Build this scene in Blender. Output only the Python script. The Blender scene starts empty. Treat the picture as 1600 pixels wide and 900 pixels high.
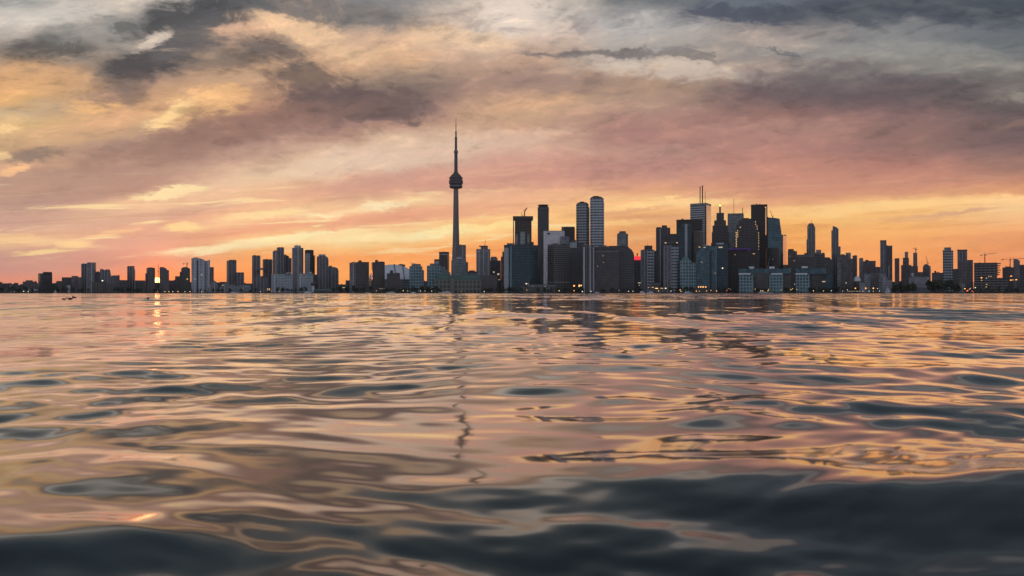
import bpy, bmesh, math, random
import numpy as np
from mathutils import Vector, Matrix
from mathutils.bvhtree import BVHTree

# ------------------------------------------------------------------ camera
F = 1288.0                      # focal length in photo pixels (1600 wide)
CAM_H = 0.46                    # the camera is held just above the water
HORIZON = 458.0
sc = bpy.context.scene
cam_data = bpy.data.cameras.new('camera')
cam = bpy.data.objects.new('camera', cam_data)
sc.collection.objects.link(cam)
sc.camera = cam
cam.location = (0, 0, CAM_H)
cam.rotation_euler = (math.radians(90) + math.atan(8.0 / F), 0, 0)
cam_data.sensor_width = 36.0
cam_data.lens = 36.0 * F / 1600.0
cam_data.clip_start = 0.05
cam_data.clip_end = 60000
cam_data.dof.use_dof = True
cam_data.dof.focus_distance = 60.0
cam_data.dof.aperture_fstop = 6.5

sc.view_settings.view_transform = 'Standard'
sc.view_settings.look = 'None'
sc.view_settings.exposure = 0.0
sc.view_settings.gamma = 1.0
sc.view_settings.use_curve_mapping = False
sc.render.engine = 'CYCLES'
sc.cycles.use_denoising = True
sc.cycles.max_bounces = 5
sc.cycles.sample_clamp_indirect = 4.0
sc.cycles.sample_clamp_direct = 8.0
sc.cycles.blur_glossy = 0.3

def srgb(c):
    if isinstance(c, str):
        c = [int(c[i:i + 2], 16) / 255 for i in (0, 2, 4)]
    return tuple(v / 12.92 if v <= 0.04045 else ((v + 0.055) / 1.055) ** 2.4 for v in c) + (1.0,)

# ------------------------------------------------------------------ node shorthand
class G:
    """Tiny expression helper on a node tree; sockets in, sockets out."""
    def __init__(s, nt): s.nt = nt
    def node(s, kind, **kw):
        n = s.nt.nodes.new(kind)
        for k, v in kw.items(): setattr(n, k, v)
        return n
    def put(s, sock, v):
        if isinstance(v, bpy.types.NodeSocket): s.nt.links.new(v, sock)
        else: sock.default_value = v
    def m(s, op, a, b=None, c=None, clamp=False):
        n = s.node('ShaderNodeMath', operation=op, use_clamp=clamp)
        s.put(n.inputs[0], a)
        if b is not None: s.put(n.inputs[1], b)
        if c is not None: s.put(n.inputs[2], c)
        return n.outputs[0]
    def add(s, a, b): return s.m('ADD', a, b)
    def sub(s, a, b): return s.m('SUBTRACT', a, b)
    def mul(s, a, b): return s.m('MULTIPLY', a, b)
    def div(s, a, b): return s.m('DIVIDE', a, b)
    def mad(s, a, b, c): return s.m('MULTIPLY_ADD', a, b, c)
    def sstep(s, v, lo, hi, tmin=0.0, tmax=1.0, kind='SMOOTHSTEP'):
        n = s.node('ShaderNodeMapRange', interpolation_type=kind, clamp=True) if kind != 'LINEAR' else s.node('ShaderNodeMapRange', clamp=True)
        for i, x in enumerate((v, lo, hi, tmin, tmax)): s.put(n.inputs[i], x)
        return n.outputs[0]
    def xyz(s, x, y, z=0.0):
        n = s.node('ShaderNodeCombineXYZ')
        for i, v in enumerate((x, y, z)): s.put(n.inputs[i], v)
        return n.outputs[0]
    def sep(s, v):
        n = s.node('ShaderNodeSeparateXYZ'); s.put(n.inputs[0], v); return n.outputs[:3]
    def noise(s, vec, scale, detail=4.0, rough=0.55, dist=0.0):
        n = s.node('ShaderNodeTexNoise')
        s.put(n.inputs['Vector'], vec); n.inputs['Scale'].default_value = scale
        n.inputs['Detail'].default_value = detail; n.inputs['Roughness'].default_value = rough
        n.inputs['Distortion'].default_value = dist
        return n.outputs['Fac']
    def mix(s, f, a, b, blend='MIX'):
        n = s.node('ShaderNodeMix', data_type='RGBA', blend_type=blend)
        s.put(n.inputs[0], f); s.put(n.inputs[6], a); s.put(n.inputs[7], b)
        return n.outputs[2]
    def ramp(s, f, stops, interp='LINEAR'):
        n = s.node('ShaderNodeValToRGB'); cr = n.color_ramp; cr.interpolation = interp
        while len(cr.elements) < len(stops): cr.elements.new(0.5)
        for e, (p, c) in zip(cr.elements, stops): e.position = p
        for e, (p, c) in zip(cr.elements, stops): e.color = c
        s.put(n.inputs[0], f)
        return n.outputs[0]

# ------------------------------------------------------------------ sun and sky
SUN_AZ = math.atan((246 - 800) / F)
SUN_EL = math.atan(17.6 / F * math.cos(SUN_AZ))
sun_dir = Vector((math.sin(SUN_AZ) * math.cos(SUN_EL), math.cos(SUN_AZ) * math.cos(SUN_EL), math.sin(SUN_EL)))
sun_data = bpy.data.lights.new('sun', 'SUN')
sun = bpy.data.objects.new('sun', sun_data)
sc.collection.objects.link(sun)
sun_data.energy = 0.15
sun_data.angle = math.radians(0.5)
sun_data.color = (1.0, 0.30, 0.10)
sun.rotation_euler = (-sun_dir).to_track_quat('-Z', 'Y').to_euler()

world = bpy.data.worlds.new('World')
sc.world = world
world.use_nodes = True
SKY_ROWS = [458, 440, 420, 400, 380, 360, 340, 320, 300, 280, 260, 240, 220, 200, 180, 160, 140, 120, 100, 80, 60, 40, 20, 0,
            -60, -150, -320, -800]
SKY_COLS = {   # colours of the evening sky by bearing (photo column) from the horizon upwards
    0:    'ec9270 e8997c cfa092 d0a494 f2c79a d9b09a d0ab98 c0a093 c8a38e bb9c8b d0a88a c4a182 d0ae86 dcb985 c8b092 dcb07a e0b07a d8a878 b59a84 8b8480 b3a9a0 cbc3ba c4bfb8 a9a9a4',
    200:  'fb8e54 f6935f eaa184 e2a590 dfae98 e3b295 e0b89e eac49e bb9889 bb998b b69589 a88a80 b09385 cda886 dfb088 c7a07c ab8d7d 8d8078 8a8078 a2988f 9c9892 a09e9a a5a09a cfc4b8',
    400:  'ff9d50 ffa050 ffa858 ffb262 fdcf88 f3b48c f8cd9c ecba96 f0c6a0 eacbac ddbb9f c3a191 a6877d a58074 ab8475 b89079 c29b7f c8a587 c2a083 a08c7c b09683 d2ad92 c9aa95 8d8a88',
    600:  'ffa850 ffab54 ffb05c ffac60 fdce86 f9c890 edae8c f4cf9f dba991 d3a493 dabca5 e2c6ae dcbfa6 ba9484 94797a 85716e 8f7d75 a58e7d cda88a d8b594 d8b498 bfa694 968f8b 8b8a8c',
    800:  'ffa550 ffa552 ffa555 ffa65a fcae60 fcc880 f8c488 f0b890 e8b592 dca48c d8a28e dcb8a2 d0ac98 c4a08a c9a588 d2aa8a b29282 a98d80 bfa08c c5aa98 d8bfae e2d2c4 e4d5c8 e0d0c2',
    1000: 'ff9a48 ff9c4a fda350 f6a258 eca668 ecae70 f0ba7c f4c288 e4ac84 d8a088 c4968a c09a8c b28880 aa827b b28e82 b29585 b0937f b09787 d0bcaa a8a09c b8b0aa b8b4b2 9a999a 787c80',
    1200: 'ff9c44 ff9e46 ffa548 ffaa4c fbae58 f8b868 fcc87c eab080 d49a80 d49880 cc927e c08c80 b88c80 b28a80 9c7873 8a706e 7c6c6e 9a8a85 ac9d94 98928f a49a96 8f8a8a 6a6e78 6b7480',
    1400: 'ff9c50 ff9f55 ffa55a ffaa5e fcb066 fcba70 f6c07a fccb86 d89c7e ca927e b88478 a07a74 937470 967672 8c7070 7c6869 70666a 787476 8a8886 929291 8a8b8d 808286 60656e 5a636c',
    1600: 'ff9a58 ff9c5a fca05e f8a064 f6a668 fab474 fac48c f8cc94 e0a478 c89078 a88074 8e7270 806a6c 786668 746668 706869 7c7878 7a7876 8c8a86 7e8082 6e747a 6a7078 5e6670 4f5964',
}
SKY_SLOPE = {0: .10, 200: .19, 400: .19, 600: .14, 800: .10, 1000: .05, 1200: .02, 1400: .04, 1600: .07}
TOP = ['66727a', '5a666f', '55626b', '4f5d66']       # high above the frame: grey-blue overcast
TOP_L = ['8f8c8a', '757d80', '60707a', '4f5d66']
# single cloud masses and lit streaks: (column, row, half width, half height, tilt in degrees, colour, strength)
CLOUDS = [
    (235, 97, 62, 26, -12, '4d5056', .95), (330, 16, 120, 26, -14, '50545a', .95), (300, 52, 60, 22, -30, '63656a', .75),
    (75, 80, 62, 20, -6, '5a5c5e', .85), (95, 48, 34, 20, -25, '7b807f', .6), (198, 48, 14, 9, 0, '6a6e70', .8),
    (205, 142, 34, 20, -8, '85746d', .7), (292, 74, 50, 14, -10, '66666a', .7), (365, 92, 48, 14, -10, '7d726c', .65),
    (420, 78, 50, 13, 24, '726a69', .75), (500, 18, 110, 20, 6, '737476', .8), (575, 26, 55, 14, 8, '8a8481', .5),
    (500, 135, 90, 26, 22, '6e6260', .8), (560, 160, 120, 24, 3, '6a5d60', .85), (420, 190, 150, 22, -8, '8e726b', .6), (300, 222, 170, 20, -12, '967a70', .65),
    (55, 242, 48, 11, -5, '857a76', .75), (130, 283, 160, 20, -10, 'b39386', .5),
    (270, 176, 34, 9, -24, 'ffe2a6', 1.0), (300, 168, 60, 18, -15, 'f3c48c', .6), (352, 152, 42, 16, -8, 'eebb84', .6),
    (60, 125, 80, 22, 6, 'dfb082', .5), (135, 165, 40, 8, 8, 'f4c083', .6), (6, 205, 22, 8, 0, 'f6d29a', .7), (2, 240, 10, 9, 0, 'f6d4a0', .6), (25, 265, 26, 5, -6, 'f7c592', .8),
    (470, 45, 70, 14, 14, 'f3cca4', .75), (530, 80, 60, 10, 16, 'ecc79f', .5), (710, 58, 80, 14, 4, 'ecc9a4', .6), (235, 62, 28, 9, -20, 'd9c9ba', .8), (85, 22, 70, 14, -4, 'd3ccc4', .6),
    (265, 302, 48, 7, -6, 'ffeab4', .95), (300, 316, 130, 10, -9, 'f4cda0', .5), (285, 357, 30, 6, 4, 'ffe2a0', .8), (170, 364, 40, 4, -8, 'fbd09a', .7),
    (50, 376, 90, 6, 5, 'ffd8a0', .6), (112, 380, 24, 6, -4, 'ffdca0', .7), (65, 394, 48, 4, -4, 'ffe6a4', .9),
    (320, 391, 76, 5, -3, 'fff2c0', 1.0), (420, 377, 90, 6, -7, 'fff0bc', .95), (560, 372, 130, 9, -3, 'ffecb4', .85), (690, 363, 60, 6, -8, 'ffeeb8', .9), (770, 352, 80, 5, -6, 'ffe39c', .8),
    (600, 321, 36, 4, -3, 'fff6d0', 1.0), (560, 328, 110, 7, -8, 'fbdcac', .6), (420, 334, 60, 6, -5, 'ffe2a8', .8), (512, 336, 26, 4, 4, 'ffeebc', .8),
    (690, 308, 90, 7, -4, 'f3c8a0', .5), (480, 347, 130, 7, -6, 'f0b08c', .5), (700, 284, 260, 13, -3, 'cf9e8e', .5), (850, 250, 240, 14, 3, 'ca9a8c', .4),
    (160, 408, 150, 10, -2, 'd2a08e', .6), (60, 345, 120, 9, -6, 'c8a596', .55), (240, 338, 120, 8, -8, 'd3ab98', .5), (640, 340, 160, 8, -5, 'e9aa8a', .6), (880, 275, 160, 14, -2, 'c8938a', .5), (1080, 262, 160, 18, 2, 'b08380', .45), (1250, 230, 160, 18, 2, 'a87f7a', .45),
    (600, 250, 150, 18, -7, 'e6cdb6', .5), (820, 208, 60, 10, -3, 'e0bfa8', .5), (890, 300, 60, 5, -3, 'f0bd90', .5),
    (950, 82, 110, 5, -3, '7d7778', .85), (1060, 85, 70, 5, 5, '86807f', .8), (1060, 107, 120, 13, 4, 'd6c7ba', .6), (990, 36, 50, 10, -8, 'c9c2be', .6), (905, 36, 22, 14, 0, '9b9494', .6),
    (1225, 78, 28, 3, 3, '75777c', .8), (1150, 20, 70, 12, 6, '50586a', .85), (1240, 12, 90, 12, -8, '535b69', .8), (1330, 26, 50, 10, 18, '585e69', .8), (1450, 20, 60, 12, 8, '4b5260', .85), (1570, 8, 70, 12, 3, '49545f', .8),
    (1320, 122, 120, 26, 4, '69636a', .65), (1290, 150, 130, 16, 2, '6c5e66', .5), (1460, 138, 120, 12, -4, '675c62', .5), (1540, 160, 70, 14, 0, '6a6064', .5), (1590, 148, 40, 7, -4, '9a938d', .6), (1480, 104, 100, 9, -3, '9a9892', .5),
    (1580, 195, 50, 5, -3, '93796e', .6), (1400, 75, 140, 9, 2, '9c9b98', .5), (900, 130, 90, 14, 4, 'a08880', .5), (1190, 62, 60, 8, 4, 'b3a59e', .5),
    (1060, 318, 90, 7, -2, 'ffd898', .7), (1010, 340, 110, 6, 1, 'dca07a', .5), (960, 350, 60, 4, -3, 'f8c884', .6), (980, 330, 60, 4, -5, 'd8a07c', .5),
    (1380, 322, 180, 8, -3, 'ffd692', .6), (1490, 332, 60, 3, -6, 'd9a88a', .7), (1430, 342, 70, 4, -3, 'e2aa82', .5), (1580, 315, 60, 6, -3, 'fdd49a', .5), (1560, 372, 110, 7, -2, 'eda06c', .5), (1240, 360, 60, 6, -8, 'e9a45c', .5),
]
def build_sky():
    nt = world.node_tree; nt.nodes.clear(); g = G(nt)
    tc = g.node('ShaderNodeTexCoord')
    d = tc.outputs['Generated']
    x, y, z = g.sep(d)
    az = g.m('ARCTAN2', x, y)
    azc = g.m('MINIMUM', g.m('MAXIMUM', az, -0.95), 0.95)
    hor = g.m('SQRT', g.add(g.mul(x, x), g.mul(y, y)))
    zc = g.m('MAXIMUM', z, 0.0)
    col = g.mad(g.m('TANGENT', azc), F, 800.0)
    height = g.div(g.mul(g.div(zc, g.m('MAXIMUM', hor, 0.05)), F), g.m('COSINE', azc))
    height = g.m('MINIMUM', height, 3000.0)
    # cloud-layer coordinates: a flat deck seen in perspective, so that streaks crowd towards the horizon
    inv = g.div(1.0, g.add(zc, 0.075))
    px_, py_ = g.mul(x, inv), g.mul(y, inv)
    deck = g.xyz(g.mad(py_, 0.22, px_), g.mad(px_, -0.22, py_), 0.0)
    n_big = g.noise(deck, 1.1, 5, 0.6, 0.6)
    n_mid = g.noise(deck, 3.4, 6, 0.62, 0.9)
    n_fine = g.noise(deck, 9.0, 6, 0.65, 0.4)
    streak = g.noise(g.xyz(g.mul(azc, 5.0), g.mul(g.add(g.mul(height, 0.022), g.mul(azc, -2.6)), 1.0), 3.0), 1.0, 5, 0.6, 0.3)
    puff = g.noise(g.xyz(g.mul(azc, 20.0), g.mul(height, 0.026), 7.0), 1.0, 7, 0.68, 0.5)
    puff2 = g.noise(g.xyz(g.mul(azc, 20.0), g.mul(height, 0.026), 17.0), 1.0, 7, 0.68, 0.5)
    calm = g.sstep(height, 30, 330, 0.25, 1.0)
    warp_v = g.mul(calm, g.add(g.add(g.mad(n_mid, 34.0, -17.0), g.mad(streak, 44.0, -22.0)), g.mad(puff, 36.0, -18.0)))
    warp_u = g.mul(calm, g.add(g.mad(puff2, 130.0, -65.0), g.mad(n_mid, 70.0, -35.0)))
    U = g.add(col, warp_u)
    V = g.add(height, warp_v)
    span = 458.0 + 800.0
    cur = None
    cols = sorted(SKY_COLS)
    for i, cx in enumerate(cols):
        hexes = SKY_COLS[cx].split()
        top = [[a, b] for a, b in zip(TOP_L, TOP)]
        k = cx / 1600.0
        stops = []
        for r, hx in zip(SKY_ROWS, hexes): stops.append(((458 - r) / span, srgb(hx)))
        for r, (a, b) in zip(SKY_ROWS[24:], top):
            ca, cb = srgb(a), srgb(b); kk = min(1, max(0, (cx - 300) / 900))
            stops.append(((458 - r) / span, tuple(p + (q - p) * kk for p, q in zip(ca, cb))))
        slope = SKY_SLOPE[cx]
        # each bearing carries its own tilt of the cloud bands
        off = g.mul(g.m('MINIMUM', g.m('MAXIMUM', g.sub(U, float(cx)), -400.0), 400.0), -slope)
        off = g.mul(off, g.sstep(height, 10, 90))
        rv = g.m('MULTIPLY', g.add(V, off), 1.0 / span, clamp=True)
        c = g.ramp(rv, stops)
        if cur is None: cur = c
        else:
            w = g.sstep(U, float(cols[i - 1]) + 10, float(cx) - 10)
            cur = g.mix(w, cur, c)
    # darker and lighter veils of the deck
    # single masses
    Ub = g.add(col, g.mul(calm, g.add(g.mad(puff2, 110.0, -55.0), g.mad(n_fine, 30.0, -15.0))))
    Vb = g.add(height, g.mul(g.sstep(height, 30, 260, 0.3, 1.0), g.add(g.mad(puff, 54.0, -27.0), g.mad(n_fine, 16.0, -8.0))))
    rag = g.sub(g.noise(g.xyz(g.mul(azc, 17.0), g.mad(azc, 3.0, g.mul(height, 0.024)), 31.0), 1.0, 9, 0.66, 0.8), 0.5)
    rag = g.m('MULTIPLY', g.mul(rag, 3.0), g.sstep(height, 40, 200))
    rag_low = g.mul(g.sub(g.noise(g.xyz(g.mul(azc, 12.0), g.mad(azc, -9.0, g.mul(height, 0.11)), 41.0), 1.0, 6, 0.62, 0.5), 0.5), 2.0)
    for (cx, cy, rx, ry, rot, hx, st) in CLOUDS:
        a = math.radians(rot); ca, sa = math.cos(a), math.sin(a)
        hy = 458 - cy
        du = g.sub(Ub, float(cx)); dv = g.sub(Vb, float(hy))     # dv up
        # tilt: negative = rising to the right
        p = g.mad(du, ca / rx, g.mul(dv, -sa / rx))
        q = g.mad(du, sa / ry, g.mul(dv, ca / ry))
        r2 = g.mad(p, p, g.mul(q, q))
        body = g.m('EXPONENT', g.mul(r2, -0.62))
        if cy < 260: body = g.mul(body, g.mad(rag, 1.15, 1.0)); w = g.mul(g.sstep(body, 0.16, 0.80), st)
        elif ry < 9: body = g.mul(body, g.mad(rag_low, 1.3, 1.0)); w = g.mul(g.sstep(body, 0.18, 0.80), st)
        else: w = g.mul(body, st)
        cur = g.mix(w, cur, srgb(hx))
    def tint(c, w, rgb):
        n = g.node('ShaderNodeMix', data_type='RGBA', blend_type='MULTIPLY'); g.put(n.inputs[0], w); g.put(n.inputs[6], c); n.inputs[7].default_value = rgb + (1,); return n.outputs[2]
    # ragged shreds of the deck: grey ones in front, lit ones where the cloud is thin
    shred = g.noise(g.xyz(g.mad(g.mul(azc, -9.0), 0.35, g.mul(height, 0.020)), g.mul(azc, 9.0), 4.0), 1.0, 8, 0.66, 0.9)
    shred2 = g.noise(g.xyz(g.mul(azc, 26.0), g.mad(azc, -7.0, g.mul(height, 0.055)), 11.0), 1.0, 8, 0.68, 0.6)
    up = g.sstep(height, 90, 330, 0.28, 1.0)
    mixn = g.mad(shred, 0.5, g.mad(shred2, 0.38, g.mul(n_fine, 0.12)))
    cur = tint(cur, g.mul(g.sstep(mixn, 0.50, 0.63), g.mul(up, 0.85)), (0.62, 0.64, 0.69))
    litw = g.mul(g.sstep(mixn, 0.50, 0.38), g.mul(up, 0.9))
    n = g.node('ShaderNodeMix', data_type='RGBA', blend_type='MULTIPLY', clamp_result=False); g.put(n.inputs[0], litw); g.put(n.inputs[6], cur); n.inputs[7].default_value = (1.30, 1.24, 1.16, 1); cur = n.outputs[2]
    # long thin gold streaks low in the west
    thin = g.noise(g.xyz(g.mul(azc, 7.0), g.mad(azc, -5.5, g.mul(height, 0.075)), 23.0), 1.0, 5, 0.62, 0.5)
    low = g.mul(g.sstep(height, 42, 75), g.sstep(height, 210, 110))
    west = g.sstep(azc, 0.16, -0.02, 0.25, 1.0)
    cur = g.mix(g.mul(g.mul(g.sstep(thin, 0.55, 0.66), 0.85), g.mul(low, west)), cur, srgb('ffe6ac'))
    cur = tint(cur, g.mul(g.sstep(thin, 0.46, 0.34), g.mul(low, 0.5)), (0.86, 0.78, 0.78))
    gm = g.node('ShaderNodeGamma'); g.put(gm.inputs[0], cur); gm.inputs[1].default_value = 1.13
    ex = g.node('ShaderNodeVectorMath', operation='SCALE'); g.put(ex.inputs[0], gm.outputs[0]); ex.inputs['Scale'].default_value = 1.06
    hs = g.node('ShaderNodeHueSaturation'); hs.inputs['Saturation'].default_value = 0.96; g.put(hs.inputs['Color'], ex.outputs[0])
    cur = hs.outputs[0]
    # the dusk sky behind the camera
    elv = g.m('MULTIPLY', g.m('ARCTAN2', zc, hor), 2 / math.pi, clamp=True)
    back = g.ramp(elv, [(0.0, srgb('a79fa8')), (0.10, srgb('b3b0bd')), (0.3, srgb('9cabbd')), (0.6, srgb('72808f')), (1.0, srgb('505a66'))])
    back = g.mix(g.mul(g.sstep(n_mid, 0.4, 0.75), 0.35), back, srgb('5d6069'))
    wb = g.sstep(g.div(y, g.m('MAXIMUM', hor, 0.05)), 0.55, -0.15)
    cur = g.mix(wb, cur, back)
    # the sun's own disc, low between two towers
    dp = g.node('ShaderNodeVectorMath', operation='DOT_PRODUCT'); g.put(dp.inputs[0], d); dp.inputs[1].default_value = sun_dir
    ang = g.m('ARCCOSINE', g.m('MINIMUM', dp.outputs['Value'], 1.0))
    cur = g.mix(g.mul(g.m('EXPONENT', g.mul(g.mul(ang, ang), -2600.0)), 0.75), cur, (1.0, 0.20, 0.05, 1))   # red evening air round the sun
    disc = g.sstep(ang, 0.0052, 0.0044)
    aure = g.add(g.m('EXPONENT', g.mul(ang, -26.0)), g.mul(g.m('EXPONENT', g.mul(ang, -110.0)), 1.6))
    glow = g.node('ShaderNodeVectorMath', operation='SCALE'); glow.inputs[0].default_value = (0.42, 0.11, 0.01); g.put(glow.inputs['Scale'], aure)
    discc = g.node('ShaderNodeVectorMath', operation='SCALE'); discc.inputs[0].default_value = (4.5, 2.8, 1.0); g.put(discc.inputs['Scale'], disc)
    s1 = g.node('ShaderNodeVectorMath', operation='ADD'); g.put(s1.inputs[0], cur); g.put(s1.inputs[1], glow.outputs[0])
    s2 = g.node('ShaderNodeVectorMath', operation='ADD'); g.put(s2.inputs[0], s1.outputs[0]); g.put(s2.inputs[1], discc.outputs[0])
    bg_cloud = g.node('ShaderNodeBackground'); g.put(bg_cloud.inputs[0], s2.outputs[0]); bg_cloud.inputs[1].default_value = 1.0
    sky = g.node('ShaderNodeTexSky', sky_type='NISHITA', sun_disc=False, sun_elevation=SUN_EL, sun_rotation=SUN_AZ)
    sky.air_density = 2.0; sky.dust_density = 1.0
    bg_sky = g.node('ShaderNodeBackground'); veiled = g.mix(0.72, sky.outputs[0], (0, 0, 0, 1))   # the cloud deck lets little of the clear sky through
    g.put(bg_sky.inputs[0], veiled); bg_sky.inputs[1].default_value = 0.05
    addn = g.node('ShaderNodeAddShader'); nt.links.new(bg_cloud.outputs[0], addn.inputs[0]); nt.links.new(bg_sky.outputs[0], addn.inputs[1])
    out = g.node('ShaderNodeOutputWorld'); nt.links.new(addn.outputs[0], out.inputs[0])
    world.cycles.sampling_method = 'MANUAL'; world.cycles.sample_map_resolution = 1024
build_sky()
# ------------------------------------------------------------------ helpers for objects
COL = sc.collection
def link(o):
    COL.objects.link(o); return o
def tag(o, label=None, cat=None, group=None, kind=None):
    if label: o['label'] = label
    if cat: o['category'] = cat; o['kind'] = 'thing'
    if group: o['group'] = group
    if kind: o['kind'] = kind
    return o

# ------------------------------------------------------------------ water
def water_material():
    m = bpy.data.materials.new('lake_water'); m.use_nodes = True
    nt = m.node_tree; nt.nodes.clear(); g = G(nt)
    tc = g.node('ShaderNodeTexCoord'); p = tc.outputs['Object']
    # chop too fine for the sheet's mesh at that range tilts the shading normal instead
    at = g.node('ShaderNodeAttribute'); at.attribute_name = 'chop'
    chop = at.outputs['Fac']
    x, y, z = g.sep(p)
    def chopnoise(sx, sy, off):
        n = g.node('ShaderNodeTexNoise'); g.put(n.inputs['Vector'], g.xyz(g.mul(x, sx), g.mul(y, sy), off))
        n.inputs['Scale'].default_value = 1.0; n.inputs['Detail'].default_value = 3.0; n.inputs['Roughness'].default_value = 0.6
        return n.outputs['Color']
    va = g.node('ShaderNodeVectorMath', operation='ADD'); g.put(va.inputs[0], chopnoise(0.9, 0.22, 0.0)); g.put(va.inputs[1], chopnoise(0.16, 0.05, 9.0))
    vs = g.node('ShaderNodeVectorMath', operation='ADD'); g.put(vs.inputs[0], va.outputs[0]); vs.inputs[1].default_value = (-1.0, -1.0, -1.0)
    vk = g.node('ShaderNodeVectorMath', operation='SCALE'); g.put(vk.inputs[0], vs.outputs[0]); g.put(vk.inputs['Scale'], g.mul(chop, 10.0))
    vf = g.node('ShaderNodeVectorMath', operation='MULTIPLY'); g.put(vf.inputs[0], vk.outputs[0]); vf.inputs[1].default_value = (0.7, 1.0, 0.0)
    geo = g.node('ShaderNodeNewGeometry')
    vn = g.node('ShaderNodeVectorMath', operation='ADD'); g.put(vn.inputs[0], geo.outputs['Normal']); g.put(vn.inputs[1], vf.outputs[0])
    bump = g.node('ShaderNodeVectorMath', operation='NORMALIZE'); g.put(bump.inputs[0], vn.outputs[0])
    # dark body under a smooth mirror skin
    body = g.node('ShaderNodeBsdfDiffuse'); body.inputs[0].default_value = (0.012, 0.016, 0.018, 1)
    skin = g.node('ShaderNodeBsdfGlossy'); skin.inputs['Color'].default_value = (1, 1, 1, 1); skin.inputs['Roughness'].default_value = 0.085
    fr = g.node('ShaderNodeFresnel'); fr.inputs['IOR'].default_value = 1.333
    for n in (fr, skin, body): nt.links.new(bump.outputs[0], n.inputs['Normal'])
    mx = g.node('ShaderNodeMixShader'); g.put(mx.inputs[0], g.m('MULTIPLY', fr.outputs[0], 1.65, clamp=True))
    nt.links.new(body.outputs[0], mx.inputs[1]); nt.links.new(skin.outputs[0], mx.inputs[2])
    out = g.node('ShaderNodeOutputMaterial'); nt.links.new(mx.outputs[0], out.inputs[0])
    return m

SHORE_Y = 2080.0
def wave_field(X, Y, cell):
    rs = np.random.RandomState(11)
    # slow bending of the crests
    wx = 0.25 * np.sin(0.9 * X + 0.55 * Y + 1.3) + 0.16 * np.sin(1.7 * X - 1.2 * Y + 0.4)
    wy = 0.20 * np.sin(0.75 * X - 0.8 * Y + 2.1) + 0.13 * np.sin(2.1 * X + 1.1 * Y + 5.0)
    near = np.clip(1.5 - np.hypot(X, Y) / 60.0, 0, 1)
    x = X + wx * near; y = Y + wy * near
    H = np.zeros_like(X)
    # (wavelength range, rms slope, count, angular spread)
    bands = [(0.07, 0.2, .032, 30, 1.5), (0.2, 0.4, .047, 32, 1.4), (0.4, 0.8, .035, 26, 1.3), (0.8, 1.6, .016, 16, 0.9),
             (1.6, 3.5, .010, 14, 0.7), (3.5, 8, .008, 12, 0.6), (8, 20, .006, 8, 0.5)]
    lost = np.zeros_like(X)
    # ripples come in patches: lively on some stretches, glassy on others
    patch = 0.95 + 0.40 * np.sin(1.1 * X + 0.7 * Y + 0.6) * np.sin(0.8 * X - 1.3 * Y + 2.2) + 0.25 * np.sin(2.3 * X + 1.9 * Y)
    patch = np.where(near > 0, 1 + (patch - 1) * near, 1)
    for lo, hi, slope, n, spread in bands:
        for i in range(n):
            lam = lo * (hi / lo) ** rs.rand()
            th = -math.pi / 2 + 0.2 + spread * rs.randn() * 0.6
            k = 2 * math.pi / lam
            a = slope * math.sqrt(2.0 / n) / k
            ph = rs.rand() * 2 * math.pi
            w = np.clip(lam / cell / 2.2 - 1.0, 0, 1)
            lost += slope * slope / n * (1 - w * w)
            if not w.any(): continue
            H += a * w * (patch if lam < 0.45 else 1.0) * np.sin(k * (math.cos(th) * x + math.sin(th) * y) + ph)
    # a few steeper swells rolling in close to the camera: (crest distance, tilt of the crest, centre x, half length, height, front width, back width)
    for yc, tilt, xc, hl, A, wf, wb in [(1.86, -.07, 1.10, 1.05, .050, .32, .42), (1.55, .16, -1.0, .55, .022, .20, .35), (3.20, -.05, 1.75, 1.1, .028, .32, .5), (2.7, .06, .3, .45, .018, .22, .4), (5.2, .05, -2.2, 1.3, .022, .5, .7), (4.6, -.08, 3.0, 1.3, .025, .45, .7)]:
        dyc = Y - (yc + tilt * (X - xc) + .05 * np.sin(3.1 * X + yc))
        wv = np.where(dyc < 0, wf, wb)
        H += A * np.exp(-(dyc / wv) ** 2) * np.exp(-np.abs((X - xc) / hl) ** 3)
    return H, np.sqrt(lost)

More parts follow.
